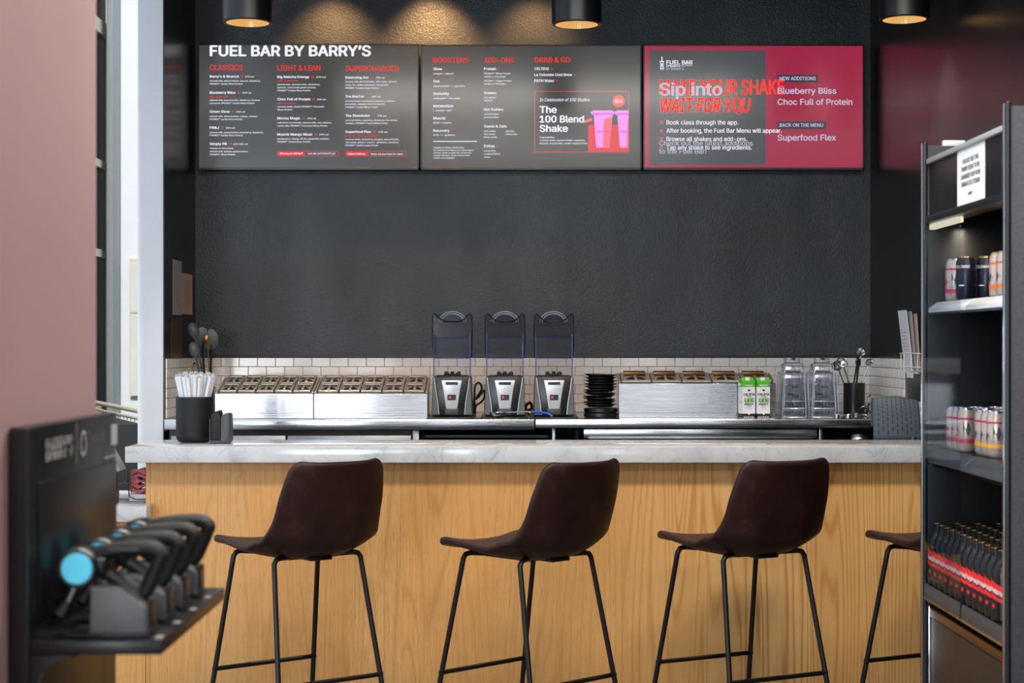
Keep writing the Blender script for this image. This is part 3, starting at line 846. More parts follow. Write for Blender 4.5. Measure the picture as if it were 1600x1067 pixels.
# ================================================================== back counter
XS = wx(836, CF)
def counter(x0, x1, label, th):
    t = thing('steel_worktop', label, 'worktop', ((x0 + x1) / 2, 8.3, CT - th))
    MB().box(x0, x1, CF, DW - .012, CT - th, CT, bev=.003).build('top', 'steel', t)
    return t
counter(XL + .010, XS - .002, 'long steel worktop under the ribbed pan rails beside the straw cup', .050)
counter(XS + .002, XR - .010, 'steel worktop carrying the cartons, jars and the single row of pans', .041)
t = thing('undercounter_cooler', 'dark cooler cabinet with steel doors under the long pan rails', 'cooler', (-.9, 8.3, 0))
MB().box(XL + .02, wx(655, 7.97), 7.99, DW - .03, .08, CT - .052).build('body', 'brown_panel', t, smooth=False)  # brown tint paints the wood reflected in the dark recess
MB().box(wx(645, 7.96), wx(655, 7.96), 7.955, 7.988, .08, CT - .052, bev=.002).build('corner_post', 'steel_dark', t)
dx = [XL + .03, -1.05, wx(644, 7.96)]
for a, b in zip(dx, dx[1:]):
    d = MB().box(a + .004, b - .004, 7.955, 7.988, .10, wz(680.5, 7.955), bev=.003).build('door', 'steel_dark', t)
    MB().tube([(a + .06, 7.95, .93), (a + .06, 7.93, .93), (b - .06, 7.93, .93), (b - .06, 7.95, .93)], .007, 8).build('handle', 'steel', d)
for x in (XL + .08, -.6):
    for y in (8.05, 8.65): MB().lathe([(0, 0), (.022, 0), (.022, .082), (0, .082)], (x, y, 0), 12).build('foot', 'black_plastic', t)
t = thing('undercounter_stand', 'open dark stand under the blenders with a steel post', 'stand', (-.1, 8.3, 0))
xa, xb = wx(656, 7.97), wx(905, 7.97)
mb = MB(); mb.box(xa + .004, xb, 8.5, 8.52, .02, CT - .052); mb.box(xa + .004, xa + .02, 8.02, 8.5, .02, CT - .052); mb.box(xb - .016, xb, 8.02, 8.5, .02, CT - .052)
mb.build('panels', 'matte_black', t, smooth=False)
MB().box(wx(862.5, 7.97), wx(868, 7.97), 7.96, 7.99, 0, CT - .042, bev=.002).build('post', 'steel_dark', t)
MB().box(xa + .022, wx(857, 7.98), 7.99, 8.45, wz(684, 7.98), wz(680, 7.98), bev=.002).build('shelf', 'charcoal', t)
t = thing('drawer_unit', 'low cabinet with a wide steel drawer under the carton worktop', 'drawer unit', (.95, 8.3, 0))
x0, x1 = wx(912, 7.95), wx(1276, 7.95)
MB().box(x0 + .006, x1 + .04, 7.985, DW - .03, .02, CT - .043).build('body', 'matte_black', t, smooth=False)
d = MB().box(x0, x1, 7.945, 7.983, wz(684.5, 7.945), wz(670.5, 7.945), bev=.002).build('drawer', 'steel', t)
MB().box(x0 + .02, x1 - .02, 7.925, 7.944, wz(685.5, 7.945), wz(683.6, 7.945), bev=.001).build('pull', 'steel_dark', d)
mb = MB(); mb.box(x1 + .012, x1 + .026, 7.95, 7.984, .02, CT - .043, bev=.002); mb.box(x1 + .016, x1 + .022, 7.944, 7.95, wz(684, 7.945), wz(672, 7.945))
mb.build('slide_bracket', 'steel_dark', t)
t = thing('steel_canister', 'round steel canister tucked under the worktop end beside the slate mat', 'canister', (wx(1341, 8.05), 8.05, 0))
MB().lathe([(0, 0), (.052, 0), (.056, .01), (.056, .99), (.052, 1.005), (.049, 1.0), (.049, .6), (0, .6)], (wx(1341, 8.05), 8.05, 0), 40).build('shell', 'steel_dark', t)
MB().lathe([(.057, .97), (.059, .975), (.059, .985), (.057, .99)], (wx(1341, 8.05), 8.05, 0), 40).build('rim', 'steel', t)

# ------------------------------------------------------------------ pan rails and their lids
def rail(px0, px1, Df, zf, Db, zb, label, seam):
    x0, x1 = wx(px0, Df), wx(px1, Df)
    t = thing('pan_rail', label, 'pan rail', ((x0 + x1) / 2, (Df + Db) / 2, CT + .001))
    mb = MB()
    mb.prism([(Df, CT + .001), (Df, zf), (Df + .012, zf + .002), (Db - .01, zb), (Db, zb), (Db, CT + .001)], 'x', x0, x1, bev=.0015, seg=1)
    mb.build('body', 'steel', t)
    MB().box(x0 + .004, x1 - .004, Df - .0012, Df, CT + .0235, CT + .0255).build('seam', 'steel_dark', t)
    sl = math.atan2(zb - zf, Db - Df - .012)
    for a, b in ((x0, x0 + .010), (x1 - .010, x1)):
        mb = MB(); mb.box(a, b, 0, (Db - Df - .03) / math.cos(sl), .0, .006, bev=.001, seg=1, mtx=Matrix.Translation((0, Df + .014, zf + .0025)) @ Matrix.Rotation(sl, 4, 'X'))
        mb.build('side_flange', 'steel_lid', t)
    return x0, x1, sl
def make_lid(wd, ln, label, group, bar='steel_lid', bh=.011):
    t = thing('slotted_pan_cover', label, 'pan lid', (0, 0, 0), 0, group)
    h = wd / 2
    mb = MB(); mb.box(-h, h, 0, ln, 0, .004, bev=.0012, seg=1)
    for a in ((-h, -h + .006, 0, ln), (h - .006, h, 0, ln)): mb.box(a[0], a[1], a[2], a[3], .003, .0085, bev=.0015, seg=1)
    mb.box(-h, h, 0, .006, .003, .0085, bev=.0015, seg=1)
    mb.build('plate', 'steel_lid', t, local=True)
    mb = MB(); mb.box(-h * .74, h * .74, ln * .60, ln * .80, .0038, .0046)
    mb.build('slot', 'black_plastic', t, local=True)  # flat black patch paints the darkness of the opening
    mb = MB(); mb.box(-h * .78, h * .78, ln * .78, ln * .98, .004, bh, bev=.003, seg=2)
    mb.build('hinge_bar', bar, t, local=True)
    mb = MB(); n = 14
    mb.prism([(h * .66 * math.cos(math.pi * k / n), ln * .22 + ln * .34 * math.sin(math.pi * k / n)) for k in range(n + 1)], 'z', .0036, .0048)
    mb.build('notch', 'black_plastic', t, local=True)  # half disc coloured black to paint the shade of the recess
    mb = MB(); mb.box(-.006, .006, ln * .17, ln * .62, .0046, .0095, bev=.0015, seg=1)
    mb.build('grip', 'steel_lid', t, local=True)
    return t
ORD = ['first', 'second', 'third', 'fourth', 'fifth']
ZF, ZB2 = wz(615, 8.0), wz(590, 8.30)
proto = None
for u, (pa, pb, where) in enumerate(((336, 489.5, 'rail beside the straw cup'), (490.5, 668, 'rail beside the first blender'))):
    lbl = ('steel two row pan rail on the worktop behind the straw cup', 'steel two row pan rail on the worktop next to the first blender')[u]
    x0, x1, sl = rail(pa, pb, 8.0, ZF, 8.30, ZB2, lbl, True)
    pw = (x1 - x0 - .026) / 5
    for r in range(2):
        for k in range(5):
            lab = 'slotted steel pan lid, %s from the straw cup, %s row, %s' % (ORD[k], ('lower', 'upper')[r], where)
            y = .013 + r * .146
            loc = (x0 + .013 + pw * (k + .5), 8.012 + y * math.cos(sl), ZF + .0035 + y * math.sin(sl))
            if proto is None or (u, r, k) == (1, 0, 0):
                lid = make_lid(pw - .005, .138, lab, 'steel lids of the two row pan rails')
                if proto is None: proto = lid
                else: proto = lid
                lid.location = loc; lid.rotation_euler = (sl, 0, 0)
            else: dup(proto, loc, label=lab, euler=(sl, 0, 0))
ZF3, ZB3 = wz(599, 8.06), wz(584, 8.26)
x0, x1, sl = rail(967, 1212, 8.06, ZF3, 8.26, ZB3, 'tall steel pan rail with one row of five lids behind the cartons', False)
pw = (x1 - x0 - .026) / 5
for k in range(5):
    lab = 'wide steel pan lid, %s from the black lid stack, single row rail' % ORD[k]
    loc = (x0 + .013 + pw * (k + .5), 8.075, ZF3 + .0045)
    if k == 0:
        proto = make_lid(pw - .006, .175, lab, 'wide lids of the single row pan rail', 'copper', .016); proto.location = loc; proto.rotation_euler = (sl, 0, 0)  # copper colour paints warm reflections on the steel hinge bars
    else: dup(proto, loc, label=lab, euler=(sl, 0, 0))

# ------------------------------------------------------------------ blenders
BL = [(707, 'countertop blender with a clear raised hood next to the two row pan rail'),
      (789, 'countertop blender with a clear raised hood behind the blue handled strainer'),
      (865, 'countertop blender with a clear raised hood next to the black lid stack')]
ML = ['glossy black mat under the blender beside the pan rail', 'glossy black mat under the blender with the blue handled strainer', 'glossy black mat under the blender beside the black lid stack']
def make_blender(label):
    t = thing('countertop_blender', label, 'blender', (0, 0, 0), 0, 'blenders on the steel worktop')
    def quad(mb, wb, wt, zb, zt, y0, y1, mi=0, bev=.004, seg=2):
        mb.prism([(-wb, zb), (wb, zb), (wt, zt), (-wt, zt)], 'y', y0, y1, mi, bev=bev, seg=seg)
    mb = MB(); quad(mb, .0975, .091, .004, .190, -.09, .10, bev=.008)
    mb.build('base', 'charcoal', t, local=True)
    for sx in (-1, 1):
        mb = MB()
        pts = [(sx * .0955, .008), (sx * .060, .008), (sx * .066, .07), (sx * .076, .13), (sx * .083, .186), (sx * .0895, .186)]
        mb.prism(pts, 'y', -.096, -.0875, bev=.002, seg=1)
        sp_ = mb.build('side_panel', 'dock_grey', t, local=True)
        mb = MB(); mb.tube([(sx * .060, -.0975, .010), (sx * .066, -.0975, .07), (sx * .076, -.0975, .13), (sx * .083, -.0975, .184)], .0022, 6)
        mb.build('trim_line', 'silver', sp_, local=True)
    mb = MB(); mb.prism([(-.058, .006), (.058, .006), (.064, .07), (.074, .13), (.081, .188), (-.081, .188), (-.074, .13), (-.064, .07)], 'y', -.103, -.088, bev=.004)
    mb.build('front_band', 'satin_black', t, local=True)
    mb = MB(); quad(mb, .030, .0330, .008, .040, -.1055, -.1, bev=.002)
    mb.build('lower_plate', 'charcoal', t, local=True)
    mb = MB()
    mb.prism([(-.027, .042), (-.022, .037), (.022, .037), (.027, .042), (.0335, .09), (.041, .135), (.0485, .172), (-.0485, .172), (-.041, .135), (-.0335, .09)], 'y', -.107, -.1, bev=.002)
    fp = mb.build('faceplate', 'silver', t, local=True)
    MB().box(-.029, .029, -.1085, -.1065, .150, .164, bev=.0008, seg=1).build('display', 'display', fp, local=True)
    b = MB().box(-.020, .020, -.1085, -.1065, .078, .104, bev=.001, seg=1).build('button_panel', 'satin_black', fp, local=True)
    MB().box(-.013, -.004, -.1095, -.1084, .086, .097).build('red_indicator', 'led', fp, local=True)
    mb = MB(); mb.box(-.075, .075, -.06, .08, .190, .194, bev=.001, seg=1); mb.prism([(-.040, .194), (.040, .194), (.037, .212), (.026, .212), (.012, .200), (-.012, .200), (-.026, .212), (-.037, .212)], 'y', -.038, .038, bev=.002, seg=1)
    mb.lathe([(.0, .2), (.010, .2), (.008, .212), (0, .213)], (0, 0, 0), 12)
    mb.build('drive_socket', 'matte_black', t, local=True)
    # lower chamber of the sound enclosure
    mb = MB(); z0, z1 = .191, .385
    mb.box(-.088, -.084, -.078, .092, z0, z1); mb.box(.084, .088, -.078, .092, z0, z1); mb.box(-.084, .084, .088, .092, z0, z1)
    ch = mb.build('enclosure', 'clear', t, smooth=False, local=True)
    for sx in (-1, 1): MB().tube([(sx * .086, -.078, z0), (sx * .086, -.078, z1), (sx * .086, -.02, z1 + .006)], .0024, 6).build('enclosure_edge', 'blue_edge', ch, local=True)
    # raised hood
    zt = .478
    mb = MB()
    zz = .276
    def yb(z): return -.022 - (z - zz) * .12          # front of the hood leans over
    for sx in (-1, 1):
        xa = sx * .0915
        mb.prism([(yb(zz), zz), (yb(.37), .37), (yb(.47) - .004, .485), (.05, .48), (.098, .43), (.098, zz)], 'x', xa - .0018, xa + .0018)
    mb.box(-.0897, .0897, .096, .0995, zz, .43)
    mb.prism([(.096, .43), (.0995, .43), (.052, .482), (.048, .48)], 'x', -.0897, .0897)
    hd = mb.build('hood', 'clear', t, smooth=False, local=True)
    mb = MB()
    mb.prism([(-.0897, .372), (.0897, .372), (.0897, .482), (.066, .462), (.035, .448), (0, .444), (-.035, .448), (-.066, .462), (-.0897, .482)], 'y', -.036, -.033)
    mb.build('hood_visor', 'smoke', hd, smooth=False, local=True)
    rim = []
    for sx in (-1, 1):
        seg = [(sx * .0905, yb(zz), zz), (sx * .0935, yb(.34), .34), (sx * .0945, yb(.43), .43), (sx * .0925, yb(.47), .478), (sx * .085, yb(.48), .487), (sx * .074, yb(.48), .480), (sx * .056, yb(.46), .461), (sx * .030, yb(.45), .449)]
        rim += seg if sx < 0 else seg[::-1]
    mb = MB(); mb.tube(rim, .0032, 8)
    mb.build('hood_rim', 'dark_edge', hd, local=True)
    mb = MB()
    mb.tube([(-.085, -.03, .372), (.085, -.03, .372)], .0022, 6); mb.tube([(-.0875, -.022, .276), (.0875, -.022, .276)], .0024, 6)
    mb.tube([(.0935, yb(zz), zz + .06), (.099, yb(zz), zz + .01), (.099, yb(zz), zz)], .003, 6)
    mb.build('hood_crossbar', 'blue_edge', hd, local=True)
    mb = MB(); n = 18
    for r_, zc in ((.064, .448), (.054, .446)):
        mb.tube([(r_ * math.cos(math.pi * k / n), .02, zc + r_ * .78 * math.sin(math.pi * k / n)) for k in range(n + 1)], .003, 6)
    mb.build('dome_ring', 'jar_edge', hd, local=True)
    mb = MB(); mb.prism([(.064 * math.cos(math.pi * k / n), .448 + .050 * math.sin(math.pi * k / n)) for k in range(n + 1)], 'y', .02, .024)
    mb.build('dome', 'smoke', hd, smooth=False, local=True)
    return t
DB = 8.16
for k, (px, lb) in enumerate(BL):
    X = wx(px, DB)
    m_ = thing('blender_mat', ML[k], 'mat', (X, 8.12, CT + .0005), 0, 'black mats under the blenders')
    MB().prism([(X - .108, 7.945), (X + .104, 7.945), (X + .112, 7.96), (X + .112, 8.30), (X - .112, 8.30), (X - .112, 7.955)], 'z', CT + .0005, CT + .006, bev=.0015, seg=1).build('sheet', 'satin_black', m_)
    MB().tube([(X - .109, 7.96, CT + .0065), (X - .109, 8.298, CT + .0065), (X + .109, 8.298, CT + .0065), (X + .109, 7.96, CT + .0065)], .0025, 6).build('raised_edge', 'satin_black', m_)
    if k == 0:
        bl = make_blender(lb); bl.location = (X, DB, CT + .006)
    else: dup(bl, (X, DB, CT + .006), label=lb)
def wire_thing(name, label, cat, pts, r, m_, part):
    t = thing(name, label, cat, pts[0]); MB().tube(pts, r, 8).build(part, m_, t); return t
def spline(ctrl, n=8):
    out = []
    P = [Vector(p) for p in ctrl]
    for i in range(len(P) - 1):
        a, b, c, d = P[max(0, i - 1)], P[i], P[i + 1], P[min(len(P) - 1, i + 2)]
        for k in range(n):
            u = k / n
            out.append(.5 * (2 * b + (c - a) * u + (2 * a - 5 * b + 4 * c - d) * u * u + (3 * b - a - 3 * c + d) * u ** 3))
    return out + [P[-1]]
q = lambda px, py, D: (wx(px, D), D, wz(py, D))
t = thing('power_cord', 'looped black power cord on the tiles between two blenders', 'cord', (wx(750, 8.42), 8.42, CT))
MB().tube(spline([q(738, 640, 8.40), q(741, 622, 8.42), q(742, 604, 8.44), q(748, 598, 8.46), q(753, 606, 8.46), q(748, 616, 8.45), q(742, 624, 8.43), q(748, 620, 8.4), q(756, 610, 8.40), q(757, 620, 8.42), q(752, 628, 8.44), q(744, 634, 8.44), q(742, 645, 8.42), q(743, 650.5, 8.40)]), .0055, 8).build('cable', 'black_plastic', t)
MB().tube([q(741, 628, 8.36), q(741.5, 648, 8.36)], .008, 8).build('strain_relief', 'matte_black', t)
t = thing('cord_tangle', 'small black tangle of cord behind the gap between the second and third blender', 'cord', (wx(827, 8.42), 8.42, CT))
MB().tube(spline([q(820, 650, 8.42), q(822, 634, 8.42), q(828, 629, 8.43), q(831, 638, 8.43), q(824, 642, 8.41), q(829, 648, 8.42), q(836, 640, 8.44), q(837, 650, 8.42)]), .0075, 8).build('cable', 'black_plastic', t)
# strainer with the blue handle
t = thing('blue_handled_strainer', 'round steel strainer with a blue handle lying in front of the second blender', 'strainer', (wx(790, 7.985), 7.985, CT + .006))
X = wx(778, 7.985)
MB().lathe([(0, .004), (.030, .0045), (.036, .010), (.039, .026), (.037, .026), (.034, .012), (.028, .0075), (0, .007)], (X, 7.985, CT + .004), 32).build('bowl', 'steel', t)
MB().tube([(X + .035, 7.985, CT + .028), (wx(810, 7.985), 7.985, CT + .031), (wx(832, 7.985), 7.98, CT + .031)], .0032, 8).build('rod', 'steel', t)
MB().tube(spline([(wx(829, 7.985), 7.98, CT + .031), (wx(838, 7.98), 7.975, CT + .032), (wx(850, 7.975), 7.968, CT + .028), (wx(858, 7.97), 7.962, CT + .022), (wx(863, 7.97), 7.958, CT + .010)]), .0062, 8).build('handle', 'blue', t)
MB().tube([(wx(822, 7.98), 7.982, CT + .031), (wx(830, 7.98), 7.98, CT + .031)], .006, 8).build('collar', 'gold', t)

# ------------------------------------------------------------------ stack of black drink lids
XK, YK = wx(938.5, 8.15), 8.15
zk = CT + .001
t = thing('black_round_tray', 'black round tray, lowest of the black stack next to the tall pan rail', 'tray', (XK, YK, zk), 0, 'black trays under the lid stack')
MB().lathe([(0, 0), (.075, 0), (.080, .004), (.080, .019), (.077, .021), (0, .021)], (0, 0, 0), 48).build('dish', 'satin_black', t, local=True)
MB().lathe([(.0795, .008), (.0815, .010), (.0815, .013), (.0795, .015)], (0, 0, 0), 48).build('rim', 'black_plastic', t, local=True)
dup(t, (XK, YK, zk + .0225), label='black round tray on top of the lowest tray, under the black lids')
zk += .046
lab = ['flared black plastic lid, lowest of the lids on the black trays'] + ['flared black plastic lid, %s up from the black trays' % s for s in ('second', 'third', 'fourth', 'fifth', 'sixth', 'seventh', 'eighth', 'ninth', 'tenth')] + ['flared black plastic lid, topmost of the black stack']
lid = thing('drink_cup_cover', lab[0], 'lid', (XK, YK, zk), 0, 'black lids stacked on the worktop')
MB().lathe([(0, .002), (.058, .002), (.062, .008), (.074, .0125), (.0755, .0142), (.062, .0142), (.056, .016), (0, .016)], (0, 0, 0), 40).build('disc', 'satin_black', lid, local=True)
MB().lathe([(.074, .0125), (.0775, .0148), (.0775, .0160), (.0735, .0145)], (0, 0, 0), 40).build('rim', 'black_plastic', lid, local=True)
for k in range(11):
    off = [-.002, -.004, -.006, -.006, -.006, -.003, 0, .001, .002, .001, .001][k]
    eu = (R(random.uniform(-1.5, 1.5)), R([0, -2, 2, -2.5, 2, -2, 1, 0, 0, 0, 1.5][k]), 0)
    loc = (XK + off, YK, zk + k * .0142)
    if k == 0: lid.location = loc
    else: dup(lid, loc, label=lab[k], euler=eu)

# ------------------------------------------------------------------ almond milk cartons
def carton(X, Y, rz, label):
    t = thing('milk_carton', label, 'carton', (X, Y, CT + .001), R(rz), 'almond milk cartons on the worktop')
    w2, d2, h = .031, .031, .172
    mb = MB(); mb.box(-w2, w2, -d2, d2, 0, h, bev=.002, seg=1)
    mb.box(-w2 - .0003, w2 + .0003, -d2 - .0003, d2 + .0003, .002, .024, 1, bev=.001, seg=1)
    mb.box(-w2 - .0003, w2 + .0003, -d2 - .0003, d2 + .0003, .147, h + .0003, 2, bev=.001, seg=1)
    mb.build('body', ['paper', 'ink', 'green'], t, local=True)
    mb = MB(); mb.prism([(-d2, h), (d2, h), (.004, h + .016), (-.004, h + .016)], 'x', -w2, w2)
    mb.prism([(-.006, h + .015), (.006, h + .015), (.004, h + .0185), (-.004, h + .0185)], 'x', -w2, w2)
    mb.build('gable', 'green', t, smooth=False, local=True)
    MB().lathe([(.012, 0), (.012, .012), (.010, .014), (0, .014)], (0, -.014, h + .006), 20).build('cap', 'white_print', t, local=True)
    mb = MB(); yy = -d2 - .0007
    U, V = (1, 0, 0), (0, 0, 1)
    put_text(mb, 'CALIFIA', (0, yy, .108), U, V, .056, .0105, 0, .045, 3, center=True)
    put_text(mb, 'FARMS', (0, yy, .1005), U, V, .026, .0042, 0, .02, 1, center=True)
    put_text(mb, 'ALMOND', (0, yy, .076), U, V, .050, .0205, 1, .05, 3, center=True)
    put_text(mb, 'BARISTA', (0, yy, .064), U, V, .044, .0075, 0, .05, 3, center=True)
    put_text(mb, 'BLEND', (0, yy, .0565), U, V, .022, .0042, 0, .02, 1, center=True)
    for a, b, c, d, m_ in ((-.020, .020, .1555, .158, 3), (-.014, .014, .1515, .153, 3), (-.006, .006, .128, .136, 4), (-.013, .013, .049, .050, 0)):
        mb.poly([(a, yy, c), (b, yy, c), (b, yy, d), (a, yy, d)], m_)
    mb.poly([(0, yy, .016), (.008, yy, .027), (.008, yy, .034), (-.008, yy, .034), (-.008, yy, .027)], 5)
    for k in range(5): mb.poly([(-.026 + k * .0105, yy, .006), (-.019 + k * .0105, yy, .006), (-.019 + k * .0105, yy, .0095), (-.026 + k * .0105, yy, .0095)], 5)
    xx = -w2 - .0007
    put_text(mb, 'ALMOND', (xx, .018, .07), (0, -1, 0), V, .036, .012, 4, .0, 1)
    mb.poly([(xx, .03, .15), (xx, -.02, .160), (xx, .03, .17)], 3)
    mb.flat = True
    mb.build('print', ['ink', 'green', 'green', 'white_print', 'gold', 'white_print'], t, smooth=False, local=True)
    return t
carton(wx(1166.5, 8.0), 7.995, 12, 'white and green almond milk carton standing closer to the black lid stack')
carton(wx(1190.5, 8.0), 7.995, 5, 'white and green almond milk carton standing closer to the clear jars')

# ------------------------------------------------------------------ upturned blender jars
def make_jar(label):
    t = thing('blender_jar', label, 'jar', (0, 0, 0), 0, 'upturned clear blender jars')
    def sq(w_, z, c=.22):
        n = 6; out = []
        for qx, qy in ((1, 1), (-1, 1), (-1, -1), (1, -1)):
            a0 = {(1, 1): 0, (-1, 1): 90, (-1, -1): 180, (1, -1): 270}[(qx, qy)]
            for k in range(n):
                a = R(a0 + 90 * k / (n - 1)); r = w_ * c
                out.append(Vector((qx * (w_ - r) + r * math.cos(a), qy * (w_ - r) + r * math.sin(a), z)))
        return out
    def loft(mb, rings, cap=True):
        rs = [[mb.bm.verts.new(v) for v in r] for r in rings]
        for A, B in zip(rs, rs[1:]):
            for k in range(len(A)): mb.bm.faces.new((A[k], A[(k + 1) % len(A)], B[(k + 1) % len(B)], B[k]))
        if cap: mb.bm.faces.new(rs[-1])
    mb = MB(); loft(mb, [sq(.059, 0), sq(.057, .03), sq(.053, .12), sq(.048, .205), sq(.043, .215, .3)])
    b = mb.build('body', 'jar', t, local=True)
    mb = MB(); mb.tube(sq(.0595, .002), .0024, 6, closed=True); mb.tube(sq(.0567, .036), .0012, 6, closed=True); mb.tube(sq(.0485, .206), .0018, 6, closed=True)
    for sx in (-1, 1):
        mb.tube([Vector((sx * .056, -.056, .004)), Vector((sx * .0455, -.0455, .206))], .0018, 6)
    mb.tube([(0, -.0585, .02), (0, -.0485, .20)], .001, 5)
    mb.build('rim', 'jar_edge', b, local=True)
    mb = MB(); mb.lathe([(.038, .214), (.036, .242), (.032, .246), (0, .246)], (0, 0, 0), 24)
    mb.build('coupling', 'jar', t, local=True)
    mb = MB(); mb.lathe([(.010, .230), (.012, .238), (.0, .240)], (0, -.03, 0), 8); mb.lathe([(.0385, .214), (.0385, .218), (.037, .218)], (0, 0, 0), 24)
    mb.build('drive_coupling', 'charcoal', t, local=True)
    mb = MB()
    for k in range(9): mb.box(-.030, -.030 + (.020 if k % 3 else .034), -.0570 + .0009 * k, -.0564 + .0009 * k, .05 + k * .016, .0508 + k * .016)
    mb.box(-.012, .022, -.0555, -.0545, .100, .106); mb.box(-.012, .020, -.0580, -.0570, .050, .055)
    mb.build('graduation', 'jar_mark', t, local=True)
    mb = MB(); mb.prism([(.0575, .004), (.078, .000), (.079, .010), (.070, .165), (.061, .165), (.064, .09), (.0605, .060), (.0575, .09), (.0565, .065), (.0575, .03)], 'y', -.012, .012, bev=.002, seg=1)
    h_ = mb.build('handle', 'jar', t, local=True)
    mb = MB(); mb.tube([(.078, -.012, .002), (.070, -.012, .165), (.061, -.012, .165)], .0018, 6); mb.tube([(.0635, -.012, .09), (.0605, -.012, .062), (.0575, -.012, .088)], .0016, 6)
    mb.build('handle_edge', 'jar_edge', h_, local=True)
    return t
J0 = make_jar('clear upturned blender jar, lower of the pair beside the cartons')
def put_jar(px, D, dz, lb):
    loc = (wx(px, D), D, CT + .0015 + dz)
    if lb is None: J0.location = loc
    else: dup(J0, loc, label=lb)
put_jar(1238, 8.10, 0, None)
put_jar(1238, 8.10, .042, 'clear upturned blender jar, upper of the pair beside the cartons')
put_jar(1284, 8.10, 0, 'clear upturned blender jar, lower of the pair beside the black utensil pot')
put_jar(1284, 8.10, .042, 'clear upturned blender jar, upper of the pair beside the black utensil pot')
put_jar(1232, 8.35, 0, 'clear upturned blender jar standing behind the pair beside the cartons')
put_jar(1277, 8.35, 0, 'clear upturned blender jar standing behind the pair beside the black pot')

# ------------------------------------------------------------------ black pot of utensils
XU, YU = wx(1334.5, 8.3), 8.3
zp0 = CT + .001; zp1 = wz(598.5, 8.3)
t = thing('utensil_pot', 'black cylindrical pot holding steel ladles beside the clear jars', 'pot', (XU, YU, zp0))
MB().lathe([(0, 0), (.050, 0), (.052, .003), (.052, zp1 - zp0), (.049, zp1 - zp0), (.049, .006), (0, .006)], (XU, YU, zp0), 40).build('cylinder', 'satin_black', t)
MB().lathe([(.049, zp1 - zp0 - .001), (.0505, zp1 - zp0 + .0012), (.0525, zp1 - zp0 - .001)], (XU, YU, zp0), 40).build('rim', 'charcoal', t)
def utensil(label, foot, top, bowl_r, kind, hm, hr=.004, face=(0, -1, .3), name='ladle'):
    t = thing(name, label, 'ladle' if name != 'tongs' else 'tongs', foot, 0, 'utensils in the black pots')
    f, p = Vector(foot), Vector(top)
    d = (p - f).normalized()
    MB().tube([f, f.lerp(p, .5), p - d * bowl_r * .8], hr, 8).build('handle', hm, t)
    nrm = Vector(face).normalized(); mt = Matrix.Translation(p) @ nrm.to_track_quat('Z', 'Y').to_matrix().to_4x4()
    mb = MB(); r = bowl_r
    if kind == 'bowl': mb.lathe([(r, 0), (r * .98, -r * .3), (r * .75, -r * .7), (r * .35, -r * .93), (0, -r)], (0, 0, 0), 24, mtx=mt); mb.lathe([(r * .95, 0), (r * .7, -r * .62), (r * .3, -r * .85), (0, -r * .92)], (0, 0, 0), 24, mtx=mt); mb.lathe([(r * .95, 0), (r, .001), (r * 1.03, -.001), (r, -.002)], (0, 0, 0), 24, mtx=mt)
    elif kind == 'scoop':
        mb.lathe([(0, .016), (r * .5, .013), (r * .85, .004), (r, -.004), (r * .9, -.008), (r * .4, -.004), (0, -.002)], (0, 0, 0), 24, mtx=mt @ Matrix.Rotation(R(20), 4, 'Z') @ Matrix.Diagonal((1, 1.6, 1, 1)))
    else:
        mb.lathe([(0, .003), (r * .7, .001), (r, .0), (r, -.003), (r * .6, -.008), (0, -.009)], (0, 0, 0), 20, mtx=mt @ Matrix.Diagonal((1, 1.5, 1, 1)))
    mb.build('bowl', 'satin_black' if hm == 'matte_black' else hm, t)
zb = zp0 + .02
utensil('round steel ladle leaning out of the black pot over the clear jars', (XU + .02, YU, zb), q(1316, 566, 8.28), .028, 'bowl', 'steel', .0045, (.15, -.8, .5))
utensil('dark round scoop behind the steel ladle in the black pot', (XU + .005, YU + .02, zb), q(1308, 571, 8.34), .025, 'bowl', 'steel_dark', .004, (-.3, -.8, .3))
utensil('tall steel ladle at the top of the black pot utensils', (XU - .008, YU, zb), q(1346, 549, 8.28), .024, 'bowl', 'steel', .004, (.5, -.6, .5))
utensil('black handled spoon upright in the black pot', (XU - .002, YU - .02, zb), q(1341, 566, 8.26), .014, 'spoon', 'matte_black', .0045, (.2, -1, .2))
utensil('small steel scoop leaning towards the side wall tiles from the black pot', (XU - .02, YU + .01, zb), q(1359, 567, 8.30), .021, 'bowl', 'steel', .0035, (.4, -.7, -.3))
utensil('bent black rod tool standing in the black pot', (XU - .025, YU - .01, zb), q(1340, 562, 8.24), .008, 'spoon', 'matte_black', .004, (.2, -1, .2))
# steel tools lying in front of the pot
def small_tool(px, D, ang, label, r, ln, m_):
    X = wx(px, D); t = thing('measuring_scoop', label, 'scoop', (X, D, CT + .001), R(ang), 'steel scoops lying by the black pot')
    MB().lathe([(0, 0), (r * .8, .001), (r, .018), (r * .93, .018), (r * .72, .004), (0, .003)], (0, 0, 0), 20).build('cup', m_, t, local=True)
    MB().box(r * .95, r + ln, -.005, .005, .0135, .0165, bev=.001, seg=1).build('handle', m_, t, local=True)
small_tool(1308, 8.02, 10, 'small steel scoop at the foot of the clear jars', .016, .05, 'chrome')
small_tool(1326, 8.0, 160, 'steel scoop lying in front of the black pot', .020, .05, 'chrome')
small_tool(1338, 8.10, 30, 'dark scoop lying close against the black pot', .024, .06, 'steel_dark')
small_tool(1354, 8.03, 200, 'steel scoop lying beside the slate mat', .020, .07, 'steel')
t = thing('steel_tongs', 'steel tongs lying open between the black pot and the slate mat', 'tongs', (wx(1350, 8.08), 8.08, CT + .002))
